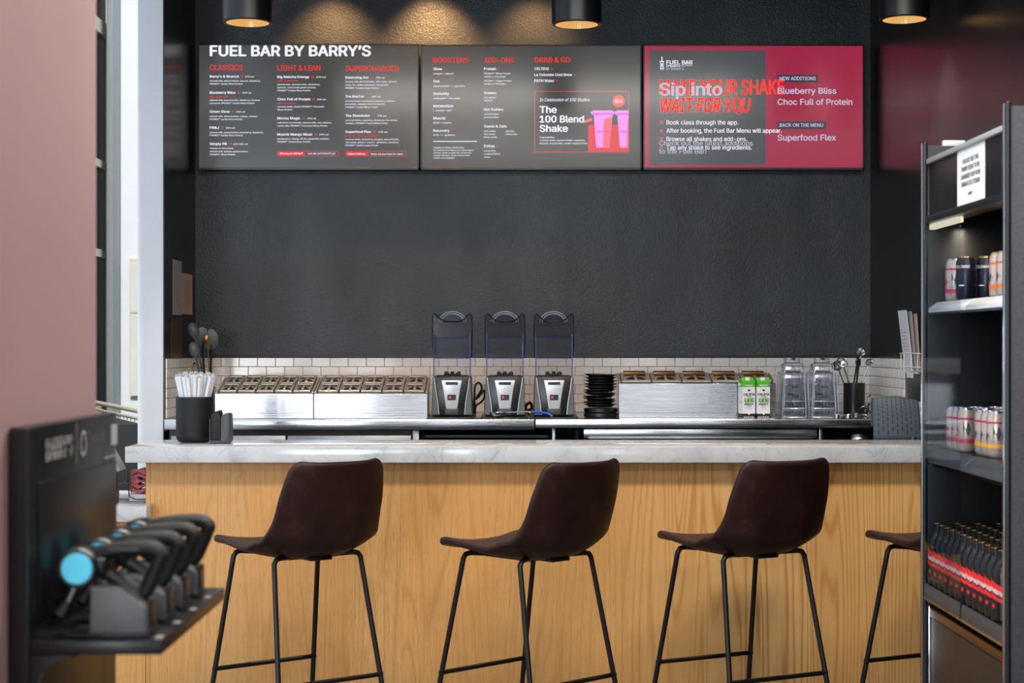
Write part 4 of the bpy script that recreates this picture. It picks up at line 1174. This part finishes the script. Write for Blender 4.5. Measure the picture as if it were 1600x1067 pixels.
for e in (-1, 1): MB().tube(spline([(wx(1343, 8.08), 8.08, CT + .045), (wx(1350, 8.08), 8.06 + e * .01, CT + .05 + e * .004), (wx(1357, 8.06), 8.03 + e * .012, CT + .036 + e * .012), (wx(1352, 8.0), 8.0 + e * .014, CT + .008)]), .004, 8).build('arm', 'chrome', t)
t = thing('small_whisk', 'small wire whisk leaning on the tile corner beside the tongs', 'whisk', (wx(1357, 8.2), 8.2, CT + .002))
MB().tube([(wx(1352, 8.15), 8.15, CT + .005), (wx(1358, 8.25), 8.25, CT + .06)], .005, 8).build('handle', 'black_plastic', t)
for k in range(4):
    a = k * math.pi / 4
    MB().tube(spline([(wx(1358, 8.25), 8.25, CT + .06), (wx(1358, 8.25) + .012 * math.cos(a) - .006, 8.25 + .012 * math.sin(a), CT + .085), (wx(1360, 8.25), 8.25, CT + .105)]), .0012, 5).build('wire', 'chrome', t)

# ------------------------------------------------------------------ side wall: hand basin with drying mat, paper rack
YM = 7.60
xm0, xm1 = wx(1363, YM), min(wx(1433, YM), XR - .008)
t = thing('hand_basin', 'steel hand basin on the side wall under the slate drying mat', 'basin', (1.72, 7.55, .8))
mb = MB(); mb.box(xm0 - .04, XR - .003, 7.42, 7.80, .84, .985, bev=.006); mb.build('bowl', 'steel_dark', t)
mb = MB(); mb.box(xm0 + .01, XR - .004, YM + .012, YM + .018, .98, wz(628, YM)); mb.prism([(7.42, .985), (7.62, .985), (7.62, 1.09), (7.60, 1.09)], 'x', XR - .010, XR - .004)
mb.build('splash_guard', 'steel', t, smooth=False)
MB().lathe([(.010, 0), (.010, .035), (.006, .04), (0, .04)], (wx(1428, 7.44), 7.44, .986), 14).build('tap', 'chrome', t)
t = thing('drying_mat', 'slate grey ribbed drying mat draped over the hand basin guard', 'mat', ((xm0 + xm1) / 2, YM, .985))
def mat_pt(u, v):
    # v 0 = front hem, 1 = back hem ; u across
    X = xm0 - .012 * (1 - u) * max(0, 1 - v * 1.6) + (xm1 - xm0) * u
    zt = wz(619, YM) - .0 - .028 * max(0, u - .55) ** 1.2 * 2 - .010 * (1 - u) ** 3
    zb = 1.0
    hv = min(1, v / .55)
    if v <= .55:
        z = zb + (zt - zb) * math.sin(hv * math.pi / 2) ** .8 if hv < 1 else zt
        y = YM - .055 * (1 - hv) ** 1.2 - .022 * math.cos(hv * math.pi / 2) - .012 * math.sin(u * 3.1) * (1 - hv)
    else:
        h2 = (v - .55) / .45
        z = zt - (zt - 1.06) * (1 - math.cos(h2 * math.pi / 2)); y = YM + .030 * math.sin(min(1, h2 * 1.5) * math.pi / 2)
    return Vector((X, y, z))
mb = MB(); mb.grid(mat_pt, 16, 40)
o = mb.build('sheet', 'silicone', t); md = o.modifiers.new('thickness', 'SOLIDIFY'); md.thickness = .006; md.offset = 0
mb = MB()
for i in range(9):
    for j in range(9):
        u = .10 + i * .098; v0 = .03 + j * .052 + (i % 2) * .024
        if v0 > .5: continue
        pts = []
        for uu, vv in ((u, v0), (u + .018, v0), (u + .018, v0 + .034), (u, v0 + .034)):
            p = mat_pt(uu, vv); e = .002
            n_ = (mat_pt(uu + e, vv) - p).cross(mat_pt(uu, vv + e) - p).normalized()
            if n_.y > 0: n_ = -n_
            pts.append(p + n_ * .0038)
        mb.poly(pts)
mb.flat = True
mb.build('groove', 'silicone_dark', t, smooth=False)
t = thing('wire_paper_rack', 'white wire rack of papers fixed to the dark side wall', 'rack', (XR - .04, 7.75, 1.28))
ya, yb_ = 7.92, 7.55
xo = XR - .036
mb = MB()
for zz in (wz(552, 7.8), wz(573, 7.8)):
    mb.tube([(XR - .002, ya, zz), (xo, ya, zz), (xo, yb_, zz), (XR - .002, yb_, zz)], .0022, 6)
for yy in (ya - .02, 7.84, 7.70, 7.58):
    mb.tube([(xo, yy, wz(552, 7.8)), (xo, yy, wz(578, 7.8)), (XR - .004, yy, wz(582, 7.8))], .0022, 6)
mb.tube([(xo, ya - .02, wz(582, 7.8)), (xo, yb_, wz(582, 7.8))], .0022, 6)
mb.build('frame', 'wire', t)
MB().box(xo - .002, xo, 7.66, 7.78, wz(590, 7.72), wz(581, 7.72)).build('tag', 'paper', t, smooth=False)
for k, (m_, lb, dy, tl, zt_) in enumerate((('paper', 'white sheet leaning out at the front of the wire rack', .0, .10, 485), ('grey_paper', 'grey sheet behind the white sheet in the wire rack', -.03, .06, 487), ('tan_paper', 'tan sheet nearest the wall in the wire rack', -.07, .03, 491))):
    x_b = XR - .026 + .008 * k; x_t = x_b - tl * .2
    y0, y1 = 7.87 + dy, 7.70 + dy
    zb_, zt2 = wz(580, 7.8), wz(zt_, 7.8)
    t = thing('paper_sheet', lb, 'sheet', (x_b, 7.8, zb_), 0, 'papers in the wire rack')
    mb = MB(); mb.prism([(x_b, zb_), (x_b + .0012, zb_), (x_t + .0012 - .012, zt2), (x_t - .012, zt2)], 'y', y1, y0)
    mb.build('sheet', m_, t, smooth=False)
    if k == 0:
        mb = MB()
        for j in range(7):
            zz = zb_ + .08 + j * .016; f = (zz - zb_) / (zt2 - zb_); xx = x_b + (x_t - .012 - x_b) * f - .0006
            mb.poly([(xx, 7.84, zz), (xx, 7.76, zz), (xx, 7.76, zz + .003), (xx, 7.84, zz + .003)])
        mb.flat = True; mb.build('print', 'grey_print', t, smooth=False)

# ------------------------------------------------------------------ side wall by the partition: notices and utensils
def notice(y0, y1, py0, py1, m_, label, lines, name='wall_notice'):
    D = (y0 + y1) / 2; z1, z0 = wz(py0, D), wz(py1, D)
    t = thing(name, label, 'notice', (XL, D, z0))
    MB().box(XL + .0006, XL + .0022, y0, y1, z0, z1).build('sheet', m_, t, smooth=False)
    if lines:
        mb = MB()
        for j in range(lines):
            zz = z1 - .03 - j * (z1 - z0 - .05) / lines
            mb.poly([(XL + .0026, y0 + .02, zz), (XL + .0026, y1 - .02 - .03 * (j % 3), zz), (XL + .0026, y1 - .02 - .03 * (j % 3), zz + .003), (XL + .0026, y0 + .02, zz + .003)])
        mb.flat = True; mb.build('print', 'grey_print', t, smooth=False)
notice(8.17, 8.376, 407, 492, 'grey_paper', 'pale grey printed notice on the dark side wall beside the white partition end', 14)
notice(8.39, 8.66, 428, 491, 'tan_paper', 'tan printed notice on the dark side wall close to the back corner', 12)
t = thing('plastic_sleeve', 'shiny clear sleeve hung on the dark side wall under the notices', 'sleeve', (XL, 8.25, wz(560, 8.25)))
MB().box(XL + .0006, XL + .003, 8.11, 8.385, wz(560, 8.25), wz(496, 8.25), bev=.001, seg=1).build('sheet', 'bronze', t)  # bronze colour paints the amber reflections in the clear sleeve
MB().tube([(XL + .003, 8.11, wz(496, 8.25)), (XL + .003, 8.385, wz(496, 8.25))], .002, 6).build('edge', 'black_plastic', t)
XC, YC = wx(324, 8.42), 8.42
t = thing('steel_utensil_crock', 'steel pot holding ladles in the corner behind the white straws', 'pot', (XC, YC, CT + .001))
MB().lathe([(0, 0), (.042, 0), (.044, .003), (.044, .135), (.042, .137), (.041, .135), (.041, .006), (0, .006)], (XC, YC, CT + .001), 36).build('cylinder', 'steel', t)
MB().lathe([(.041, .134), (.0445, .137), (.046, .134)], (XC, YC, CT + .001), 36).build('rim', 'chrome', t)
fz = CT + .03
utensil('big steel ladle, upper one leaning out of the corner pot', (XC + .015, YC, fz), q(303, 517, 8.30), .026, 'scoop', 'dock_grey', .006, (.30, -.8, -.1))
utensil('big steel ladle, lower one leaning out of the corner pot', (XC + .005, YC - .02, fz), q(304, 547, 8.24), .025, 'scoop', 'dock_grey', .006, (.30, -.8, -.1))
utensil('black paddle upright in the corner pot against the black wall', (XC - .01, YC + .01, fz), q(316, 525, 8.42), .030, 'spoon', 'matte_black', .006, (.3, -1, .1), 'paddle')
utensil('broad black paddle in the corner pot towards the white tiles', (XC + .01, YC + .015, fz), q(330, 530, 8.44), .034, 'spoon', 'matte_black', .006, (.2, -1, .1), 'paddle')
utensil('thin copper handled spoon rising from the corner pot', (XC + .018, YC - .01, fz), q(324, 528, 8.36), .010, 'spoon', 'copper', .003, (.4, -1, .1), 'spoon')
t = thing('corner_whisk', 'wire whisk standing in the corner pot just above the straws', 'whisk', (XC - .02, YC - .02, fz))
MB().tube([(XC - .02, YC - .02, fz), (wx(312, 8.36), 8.36, wz(594, 8.36))], .005, 8).build('handle', 'steel', t)
for k in range(5):
    a = k * math.pi / 5; b0 = Vector((wx(312, 8.36), 8.36, wz(594, 8.36))); b1 = Vector((wx(304, 8.34), 8.34, wz(566, 8.34)))
    mid = b0.lerp(b1, .6); o_ = Vector((math.cos(a), math.sin(a), 0)) * .022
    MB().tube(spline([b0, mid + o_, b1, mid - o_, b0], 6), .0014, 5).build('wire', 'chrome', t)

# ------------------------------------------------------------------ on the marble bar: straws and napkin holder
YS = 7.0; XSs = wx(304, YS)
t = thing('straw_cup', 'tall matte black cup full of wrapped straws on the marble bar', 'cup', (XSs, YS, ZB + .0005))
MB().lathe([(0, 0), (.056, 0), (.066, .004), (.073, .014), (.0755, .03), (.0755, .183), (.0735, .185), (.0715, .183), (.0715, .012), (0, .010)], (XSs, YS, ZB + .0005), 48).build('wall', 'matte_black', t)
MB().lathe([(.0715, .1825), (.0735, .1862), (.076, .1825)], (XSs, YS, ZB + .0005), 48).build('rim', 'charcoal', t)
SL = 'paper wrapped white straw standing in the tall black cup'
sp_ = thing('wrapped_straw', SL, 'straw', (0, 0, 0), 0, 'wrapped straws in the black cup')
MB().tube([(0, 0, 0), (0, 0, .258)], .0075, 8).build('wrapper', 'paper', sp_, local=True)
mb = MB(); mb.box(-.0078, .0078, -.0014, .0014, .256, .266, bev=.0005, seg=1); mb.build('crimped_end', 'grey_paper', sp_, local=True)
first = True
rs = random.Random(3)
for ring, n in ((.012, 5), (.030, 11), (.044, 16), (.057, 22)):
    for k in range(n):
        a = 2 * math.pi * (k + rs.uniform(-.25, .25)) / n
        r0 = ring * .34
        tx = ring * 1.42 - r0 + rs.uniform(-.004, .004)
        el = math.atan2(tx, .26)
        loc = (XSs + r0 * math.cos(a), YS + r0 * math.sin(a), ZB + .012 + rs.uniform(0, .014))
        e = (-el * math.sin(a) + rs.uniform(-.03, .03), el * math.cos(a) + rs.uniform(-.03, .03), rs.uniform(0, 3))
        eu = (Matrix.Rotation(e[0], 3, 'X') @ Matrix.Rotation(e[1], 3, 'Y') @ Matrix.Rotation(e[2], 3, 'Z')).to_euler()
        if first: sp_.location = loc; sp_.rotation_euler = eu; first = False
        else: dup(sp_, loc, euler=eu)
YH = 6.92; XH = wx(345.5, YH)
t = thing('lid_holder', 'small grey holder of black coffee lids beside the straw cup', 'holder', (XH, YH, ZB + .0005))
mb = MB()
mb.prism([(-.040, 0), (.034, 0), (.041, .008), (.041, .112), (.036, .121), (.026, .123), (.014, .116), (.006, .108), (.006, .012), (-.036, .012), (-.036, .098), (-.040, .100)], 'y', -.045, .045, bev=.002, mtx=Matrix.Translation((XH, YH, ZB + .0005)))
mb.build('shell', 'charcoal', t)
t = thing('black_napkin_block', 'upright block of black napkins in the small grey holder', 'napkins', (XH - .012, YH, ZB + .014))
mb = MB(); mb.prism([(-.035, .0125), (.0055, .0125), (.005, .100), (-.003, .134), (-.014, .131), (-.026, .122), (-.034, .116)], 'y', -.043, .043, bev=.003, mtx=Matrix.Translation((XH, YH, ZB + .0005)))
mb.build('stack', 'matte_black', t)
MB().box(XH - .020, XH - .0195, YH - .044, YH + .044, ZB + .02, ZB + .1262).build('fold', 'black_plastic', t, smooth=False)
# ================================================================== drinks fridge
XF = 1.30
Y1, Y0 = 5.34, 4.478
ZFt = 2.045
t = thing('drinks_fridge', 'tall black open shelf drinks fridge with chrome edges at the bar end', 'fridge', (1.55, 4.9, 0))
MB().box(XF, XR - .004, Y1, Y1 + .035, 0, ZFt, bev=.002).build('side_panel', 'satin_black', t)
MB().box(XF, XR - .004, Y0 - .03, Y0, 0, ZFt, bev=.002).build('side_panel', 'speckle', t)
MB().box(XR - .03, XR - .004, Y0, Y1, .02, 1.99).build('back_panel', 'matte_black', t, smooth=False)
for ya, yb_ in ((Y1 - .004, Y1 + .039), (Y0 - .034, Y0 + .002)):
    pr_ = MB().box(XF - .014, XF, ya, yb_, 0, ZFt + .012, bev=.005, seg=3).build('edge_post', 'satin_black', t)
    MB().box(XF - .0165, XF - .0135, ya + .012, ya + .022, 0, ZFt + .008, bev=.001, seg=1).build('chrome_strip', 'chrome', pr_)
MB().box(XF - .016, XF - .002, Y0 - .022, Y0 - .004, .0, ZFt + .012, bev=.004).build('edge_trim', 'chrome', t)
hd = MB().box(XF + .004, XF + .05, Y0 + .001, Y1 - .001, 1.822, 1.992, bev=.002).build('header', 'satin_black', t)
MB().box(XF - .006, XF + .05, Y0 + .001, Y1 - .006, 1.986, 2.003, bev=.003).build('header_rail', 'grey_frame', hd)
MB().box(XF - .010, XF + .06, Y0 + .001, Y1 - .001, 1.800, 1.824, bev=.004).build('header_lip', 'black_plastic', hd)
MB().box(XF + .05, XR - .03, Y0, Y1, 1.95, 1.99).build('roof', 'matte_black', t, smooth=False)
MB().box(XF + .004, XF + .022, Y1 - .34, Y1 - .003, 1.782, 1.799, bev=.002).build('light_strip', 'strip', t)
MB().box(XF + .05, XF + .12, Y1 + .006, Y1 + .028, ZFt, ZFt + .018, bev=.003).build('hinge_block', 'silver', t)
area('fridge_lamp', (XF + .10, (Y0 + Y1) / 2, 1.79), (0, 0, R(90)), .8, .03, 1.6, (1.0, .86, .66))
ym = 4.905
def shelf(z, nose, nm, tilt_=0.0):
    d = MB().box(XF + .03, XR - .035, Y0 + .003, Y1 - .003, z - .012, z, bev=.001, seg=1).build('shelf', 'satin_black', t)
    for a, b in ((Y0 + .003, ym - .003), (ym + .003, Y1 - .003)):
        mb = MB()
        mb.prism([(XF + .034, z), (XF + .030, z + .004), (XF + .001, z - nose * .45), (XF + .001, z - nose), (XF + .010, z - nose), (XF + .032, z - .012)], 'y', a, b, bev=.001, seg=1)
        mb.build('price_rail', nm, d)
        MB().box(XF - .0008, XF + .002, a, b, z - nose, z - nose * .80).build('rail_edge', 'chrome', d, smooth=False)
    return d
shelf(1.552, .036, 'silver')
shelf(1.0975, .050, 'charcoal')
d = MB().box(XF - .004, XR - .035, Y0 + .003, Y1 - .003, .662, .678, bev=.001, seg=1).build('shelf', 'satin_black', t)
for a, b in ((Y0 + .003, ym - .003), (ym + .003, Y1 - .003)):
    MB().prism([(XF - .005, .678), (XF - .0115, .668), (XF - .0125, .634), (XF - .009, .630), (XF - .005, .640)], 'y', a, b, bev=.001, seg=1).build('price_rail', 'charcoal', d)
    MB().box(XF - .0137, XF - .0122, a, b, .630, .638).build('rail_edge', 'chrome', d, smooth=False)
MB().box(XF + .01, XR - .04, Y0 + .004, Y1 - .004, .10, .60).build('lower_box', 'brown_panel', t, smooth=False)
MB().box(XF + .004, XF + .012, Y0 + .02, Y1 - .03, .02, .575, bev=.003).build('kick_panel', 'brown_panel', t)
MB().box(XF + .0, XF + .012, Y0 + .003, Y1 - .02, .578, .605, bev=.003).build('kick_rail', 'bronze', t)
MB().box(XF - .002, XF + .012, Y1 - .022, Y1 - .004, .02, .61, bev=.002).build('lower_post', 'chrome', t)
MB().box(XF - .002, XF + .012, Y0 + .002, Y0 + .014, .02, 1.8, bev=.002).build('inner_post', 'bronze', t)  # brown strip that paints a reflection beside the edge post
MB().box(XF - .004, XF + .002, Y0 + .016, Y0 + .03, .55, .59, bev=.002).build('latch', 'paper', t)
MB().box(XF - .0135, XF - .0105, ym, Y1 - .006, .70, 1.797).build('sliding_glass', 'glass', t, smooth=False)
MB().box(XF - .0145, XF - .0095, ym - .006, ym, .640, .70).build('glass_foot', 'black_plastic', t, smooth=False)
# sign taped to the header
ys1, ys0 = 4.995, 4.705
t = thing('paper_sign', 'white printed paper sign taped on the black header of the drinks fridge', 'sign', (XF, 4.85, 1.82))
MB().box(XF + .0025, XF + .0036, ys0, ys1, 1.822, 1.988).build('sheet', 'paper', t, smooth=False)
mb = MB()
for zz, s_, wd in ((1.944, 'PLEASE SEE THE', .165), (1.922, 'FRONT DESK TO BE', .192), (1.900, 'CHARGED FOR YOUR', .205), (1.878, 'GRAB & GO ITEMS!', .195)):
    put_text(mb, s_, (XF + .0019, 4.85, zz), (0, -1, 0), (0, 0, 1), wd, .0125, 0, .03, 3, center=True)
put_text(mb, "BARRY’S", (XF + .0019, 4.85, 1.85), (0, -1, 0), (0, 0, 1), .045, .008, 0, .03, 3, center=True)
mb.flat = True; mb.build('print', 'ink', t, smooth=False)

def wrap(mb, v0, r, a0, z0):
    """bend what was written flat (x, z) after vertex v0 round a cylinder of radius r about the local z axis"""
    mb.bm.verts.ensure_lookup_table()
    for v in list(mb.bm.verts)[v0:]:
        a = a0 + v.co.x / r
        v.co = Vector((r * math.cos(a), r * math.sin(a), z0 + v.co.z))
def patch(mb, r, a0, a1, zfun0, zfun1, mi, n=10):
    g = []
    for k in range(n + 1):
        a = a0 + (a1 - a0) * k / n
        g.append((mb.bm.verts.new((r * math.cos(a), r * math.sin(a), zfun0(k / n))), mb.bm.verts.new((r * math.cos(a), r * math.sin(a), zfun1(k / n)))))
    for A, B in zip(g, g[1:]):
        f = mb.bm.faces.new((A[0], B[0], B[1], A[1])); f.material_index = mi
# cans
def make_can(label, kind, group, h=.132, r=.029):
    t = thing('drink_can', label, 'can', (0, 0, 0), 0, group)
    body = {'navy': 'navy', 'pale': 'can_pale', 'berry': 'can_pale', 'amber': 'can_pale', 'orange': 'can_pale'}[kind]
    MB().lathe([(0, .003), (r * .7, 0), (r * .86, .004), (r, .012), (r, h - .016), (r * .84, h - .004), (r * .84, h)], (0, 0, 0), 28).build('body', body, t, local=True)
    MB().lathe([(r * .80, h + .0005), (r * .86, h + .0008), (r * .87, h - .003), (r * .82, h - .003), (r * .76, h - .005), (0, h - .005)], (0, 0, 0), 28).build('lid', 'gold' if kind in ('navy', 'orange') else 'chrome', t, local=True)
    mb = MB(); a0 = R(215)
    if kind == 'navy':
        put_text(mb, 'COLOMBE', (0, 0, 0), (1, 0, 0), (0, 0, 1), .050, .008, 0, .02, 3, center=True); wrap(mb, 0, r + .0005, a0 + .25, .098)
        patch(mb, r + .0004, a0 - .1, a0 + .5, lambda u: .045, lambda u: .0475, 0)
    else:
        c = {'berry': 1, 'pale': 1, 'amber': 2, 'orange': 3}[kind]
        patch(mb, r + .0004, R(90), R(320), lambda u: .028, lambda u: .040, c, 20)
        patch(mb, r + .0004, R(120), R(300), lambda u: .098, lambda u: .104, 1 if kind != 'orange' else 3, 16)
        patch(mb, r + .0004, R(150), R(215), lambda u: .055 + .008 * math.sin(u * 9), lambda u: .068 + .006 * math.sin(u * 12), 1 if kind == 'berry' else 4, 12)
        patch(mb, r + .0004, R(235), R(285), lambda u: .060 + .01 * math.sin(u * 8), lambda u: .080 + .012 * math.cos(u * 10), 4, 12)
    mb.flat = True
    mb.build('print', ['white_print', 'magenta', 'amber', 'orange', 'charcoal'], t, smooth=False, local=True)
    return t
protos = {}
def can(kind, X, Y, Z, label, group):
    if kind not in protos:
        protos[kind] = make_can(label, kind, group); protos[kind].location = (X, Y, Z)
    else: dup(protos[kind], (X, Y, Z), label=label, group=group)
G1, G2 = 'cans on the upper fridge shelf', 'cans on the lower can shelf'
Z1 = 1.553
can('berry', 1.362, 5.25, Z1, 'pale red striped can at the glass end of the upper fridge shelf', G1)
for k in range(3):
    can('navy', 1.356 + k * .06, 5.10, Z1, ['navy can with gold top at the rail of the upper fridge shelf', 'navy can with gold top in the middle of its row, upper fridge shelf', 'navy can with gold top at the back of its row, upper fridge shelf'][k], G1)
for k in range(2):
    can('orange', 1.391 + k * .062, 4.87, Z1 , ['pale orange striped can at the rail of the upper fridge shelf', 'pale orange striped can behind another on the upper fridge shelf'][k], G1)
can('orange', 1.391, 4.80, Z1, 'pale orange striped can by the open end of the upper fridge shelf', G1)
Z2 = 1.0985
for c in range(3):
    for k, nm in enumerate(('first', 'second', 'third')):
        can('berry' if c < 2 else 'pale', 1.376 + c * .062, 5.17 + (2 - k) * .062 , Z2, 'magenta banded can, %s row from the rail, %s from the amber cans, middle shelf' % (ORD[c], nm), G2)
for c in range(4):
    for k, nm in enumerate(('first', 'second', 'third')):
        can('amber', 1.391 + c * .062, 4.90 + (2 - k) * .062, Z2, 'amber banded can, %s row from the rail, %s from the magenta cans, middle shelf' % (ORD[c], nm), G2)
# bottles
def make_bottle(label, group):
    t = thing('black_bottle', label, 'bottle', (0, 0, 0), 0, group)
    r = .0298
    MB().lathe([(0, .002), (r * .85, 0), (r, .005), (r, .118), (r * .96, .132), (r * .80, .148), (r * .55, .160), (r * .44, .168), (r * .42, .182)], (0, 0, 0), 28).build('body', 'bottle', t, local=True)
    MB().lathe([(r * .45, .170), (r * .50, .171), (r * .50, .186), (r * .42, .188), (0, .188)], (0, 0, 0), 20).build('cap', 'bottle', t, local=True)
    MB().lathe([(r * .43, .1885), (r * .46, .1895), (r * .46, .191), (r * .30, .1915), (0, .1915)], (0, 0, 0), 20).build('cap_disc', 'gold', t, local=True)
    mb = MB(); a0 = R(150)
    patch(mb, r + .0004, a0, R(292), lambda u: .098 - .044 * u, lambda u: .122 - .040 * u, 0, 18)
    patch(mb, r + .0004, a0, R(292), lambda u: .062 - .030 * u + .010, lambda u: .088 - .040 * u, 0, 18)
    v0 = len(mb.bm.verts)
    put_text(mb, "BARRY’S", (0, 0, 0), (1, 0, -.42), (.2, 0, 1), .058, .012, 1, .014, 3, center=True); wrap(mb, v0, r + .0009, R(222), .073)
    v0 = len(mb.bm.verts)
    st_ = [((.009 if k % 2 == 0 else .0042) * math.cos(math.pi / 2 + k * math.pi / 5), 0, (.009 if k % 2 == 0 else .0042) * math.sin(math.pi / 2 + k * math.pi / 5)) for k in range(10)]
    mb.poly(st_, 0); wrap(mb, v0, r + .0005, R(200), .042)
    mb.flat = True
    mb.build('print', ['red_print', 'white_print'], t, smooth=False, local=True)
    return t
Z3 = .6788
NAMES = ['at the open end', 'second from the open end', 'third from the open end', 'fourth from the open end', 'fifth from the open end', 'sixth from the open end',
         'sixth from the glass end', 'fifth from the glass end', 'fourth from the glass end', 'third from the glass end', 'second from the glass end', 'at the glass end']
bt = None
for c in range(6):
    for k in range(12):
        loc = (XF + .022 + c * .0635, 4.600 + k * .0635, Z3)
        lb = 'red striped black bottle, front row, ' + NAMES[k] + ' of the fridge' if c == 0 else 'black bottle in the rows behind the front bottles of the fridge'
        gp = 'front row of bottles in the fridge' if c == 0 else 'bottles behind the front row in the fridge'
        if bt is None: bt = make_bottle(lb, gp); bt.location = loc
        else: dup(bt, loc, label=lb, group=gp)

# ================================================================== massage gun display
XP, XPs = -.795, -.577
YN, YFa = 2.81, 3.43
ZS = .934
t = thing('massage_gun_display', 'black wall display panel with logos and a shelf of massage guns', 'display', (-.7, 3.1, .3))
pn = MB().box(-.829, XP, YN, YFa, .28, 1.285, bev=.004).build('panel', 'satin_black', t)
MB().box(XP, XP + .004, YN + .05, YFa - .012, .96, 1.19, bev=.001).build('gloss_sheet', 'satin_black', pn)
mb = MB()
yv = lambda px: -XP * F / (800 - px)
U, V = (0, 1, 0), (0, 0, 1)
xt = XP + .0045
put_text(mb, "BARRY’S", (xt, yv(68), 1.225), U, V, yv(110) - yv(68), .034, 0, .04, 3)
mb.poly([(xt, yv(116), 1.205), (xt, yv(116) + .003, 1.205), (xt, yv(116) + .003, 1.28), (xt, yv(116), 1.28)], 1)
cy, cz = yv(127), 1.240
ring = [((.025 if i == 0 else .020)) for i in range(2)]
n = 24
for k in range(n):
    a, b = 2 * math.pi * k / n, 2 * math.pi * (k + 1) / n
    mb.poly([(xt, cy + .024 * math.cos(a), cz + .024 * math.sin(a)), (xt, cy + .024 * math.cos(b), cz + .024 * math.sin(b)), (xt, cy + .018 * math.cos(b), cz + .018 * math.sin(b)), (xt, cy + .018 * math.cos(a), cz + .018 * math.sin(a))], 1)
put_text(mb, 'T', (xt, cy, cz - .010), U, V, .016, .020, 1, .03, 3, center=True)
put_text(mb, 'Therabody', (xt, yv(134), 1.235), U, V, yv(160) - yv(134), .024, 1, .02, 3)
mb.flat = True
mb.build('logos', ['white_print', 'grey_paper'], pn, smooth=False)
MB().box(XP, XP + .003, yv(172.5), yv(181), 1.222, 1.262, bev=.0008, seg=1).build('info_card', 'grey_paper', pn)
MB().box(XP, XP + .003, yv(163), yv(181), 1.199, 1.202).build('card_line', 'grey_print', pn, smooth=False)
sh = MB().box(XP + .001, XPs, YN, YFa, ZS - .023, ZS, bev=.002).build('shelf', 'satin_black', t)
for ya, yb_ in ((YN + .002, YN + .02), (YFa - .02, YFa - .002)):
    MB().prism([(XP + .001, ZS - .0235), (XP + .085, ZS - .0235), (XP + .05, ZS - .032), (XP + .02, ZS - .055), (XP + .001, ZS - .10)], 'y', ya, yb_, bev=.001, seg=1).build('shelf_bracket', 'satin_black', t)
for k in range(4):
    MB().box(XPs - .017, XPs - .005, 2.835 + k * .15, 2.862 + k * .15, ZS, ZS + .0006).build('shelf_tag', 'grey_print', sh, smooth=False)
GX = -.657
def make_dock(label):
    t = thing('charging_dock', label, 'charging dock', (0, 0, 0), 0, 'charging docks on the black shelf')
    mb = MB(); mb.prism([(-.047, .004), (.049, .004), (.0485, .047), (.044, .053), (.004, .083), (-.045, .083)], 'y', -.045, .045, bev=.005, seg=3)
    mb.build('cradle', 'dock_grey', t, local=True)
    mb = MB(); mb.prism([(-.085, 0), (.052, 0), (.052, .006), (-.085, .006)], 'y', -.05, .05, bev=.002)
    mb.build('foot_plate', 'black_plastic', t, local=True)
    mb = MB(); mb.prism([(.0445, .012), (.0515, .012), (.0515, .052), (.0475, .058), (.0445, .056)], 'y', -.028, .028, bev=.002)
    mb.build('end_badge', 'satin_black', t, local=True)
    return t
def make_gun(label):
    t = thing('massage_gun', label, 'massage gun', (0, 0, 0), 0, 'massage guns on the black shelf')
    def Y_(p): return (p[0], 0, p[1])
    top = [(-.060, .125), (-.034, .136), (.006, .1420), (.045, .1430), (.058, .139), (.0645, .131), (.062, .124), (.050, .095), (.040, .074), (.033, .066), (.024, .066), (.010, .077), (-.012, .092), (-.035, .106), (-.055, .114)]
    mb = MB()
    P = spline([Y_(p) for p in top], 4)
    mb.tube(P, .0135, 12, mtx=Matrix.Translation((0, .0, 0)) @ Matrix.Diagonal((1, 1.35, 1, 1)))
    mb.build('handle', 'matte_black', t, local=True)
    ax = Matrix.Translation((-.069, 0, .113)) @ Matrix.Rotation(R(90), 4, 'X')
    mb = MB(); mb.lathe([(0, -.040), (.026, -.040), (.033, -.034), (.035, -.02), (.035, .024), (.033, .034), (.0300, .038), (.0268, .038), (.0268, .035), (0, .035)], (0, 0, 0), 36, mtx=ax)
    mb.box(-.085, -.02, -.026, .026, .098, .134, bev=.012, seg=3)
    mb.build('motor_housing', 'satin_black', t, local=True)
    mb = MB(); mb.lathe([(.0262, .034), (.0262, .0385), (.025, .0395), (0, .0395)], (0, 0, 0), 36, mtx=ax)
    mb.build('motor_cap', 'cyan', t, local=True)
    mb = MB(); mb.tube([(-.077, 0, .088), (-.0865, 0, .066), (-.094, 0, .05)], .007, 10)
    mb.build('shaft', 'steel_dark', t, local=True)
    mb = MB(); mb.tube([(-.092, 0, .053), (-.099, 0, .040), (-.104, 0, .031), (-.108, 0, .024)], [.009, .013, .016, .010], 12)
    mb.build('massage_tip', 'black_plastic', t, local=True)
    mb = MB(); mb.box(-.02, .03, -.0192, -.0175, .1400, .1450, bev=.001, seg=1); mb.build('grip_seam', 'charcoal', t, local=True)
    return t
GL = ['black massage gun whose whole blue disc shows, at the near end of the shelf', 'second black massage gun from the shelf end with the whole blue disc', 'third black massage gun from the shelf end with the whole blue disc', 'black massage gun at the shelf end closest to the bar stools']
DL = ['grey charging dock under the massage gun with the fully visible blue disc', 'grey charging dock under the second massage gun along the shelf', 'grey charging dock under the third massage gun along the shelf', 'grey charging dock under the massage gun closest to the bar stools']
for k in range(4):
    Y = 2.885 + .15 * k
    if k == 0:
        dk = make_dock(DL[0]); dk.location = (GX, Y, ZS + .001)
        gn = make_gun(GL[0]); gn.location = (GX, Y, ZS + .001)
    else:
        dup(dk, (GX, Y, ZS + .001), label=DL[k]); dup(gn, (GX, Y, ZS + .001), label=GL[k])
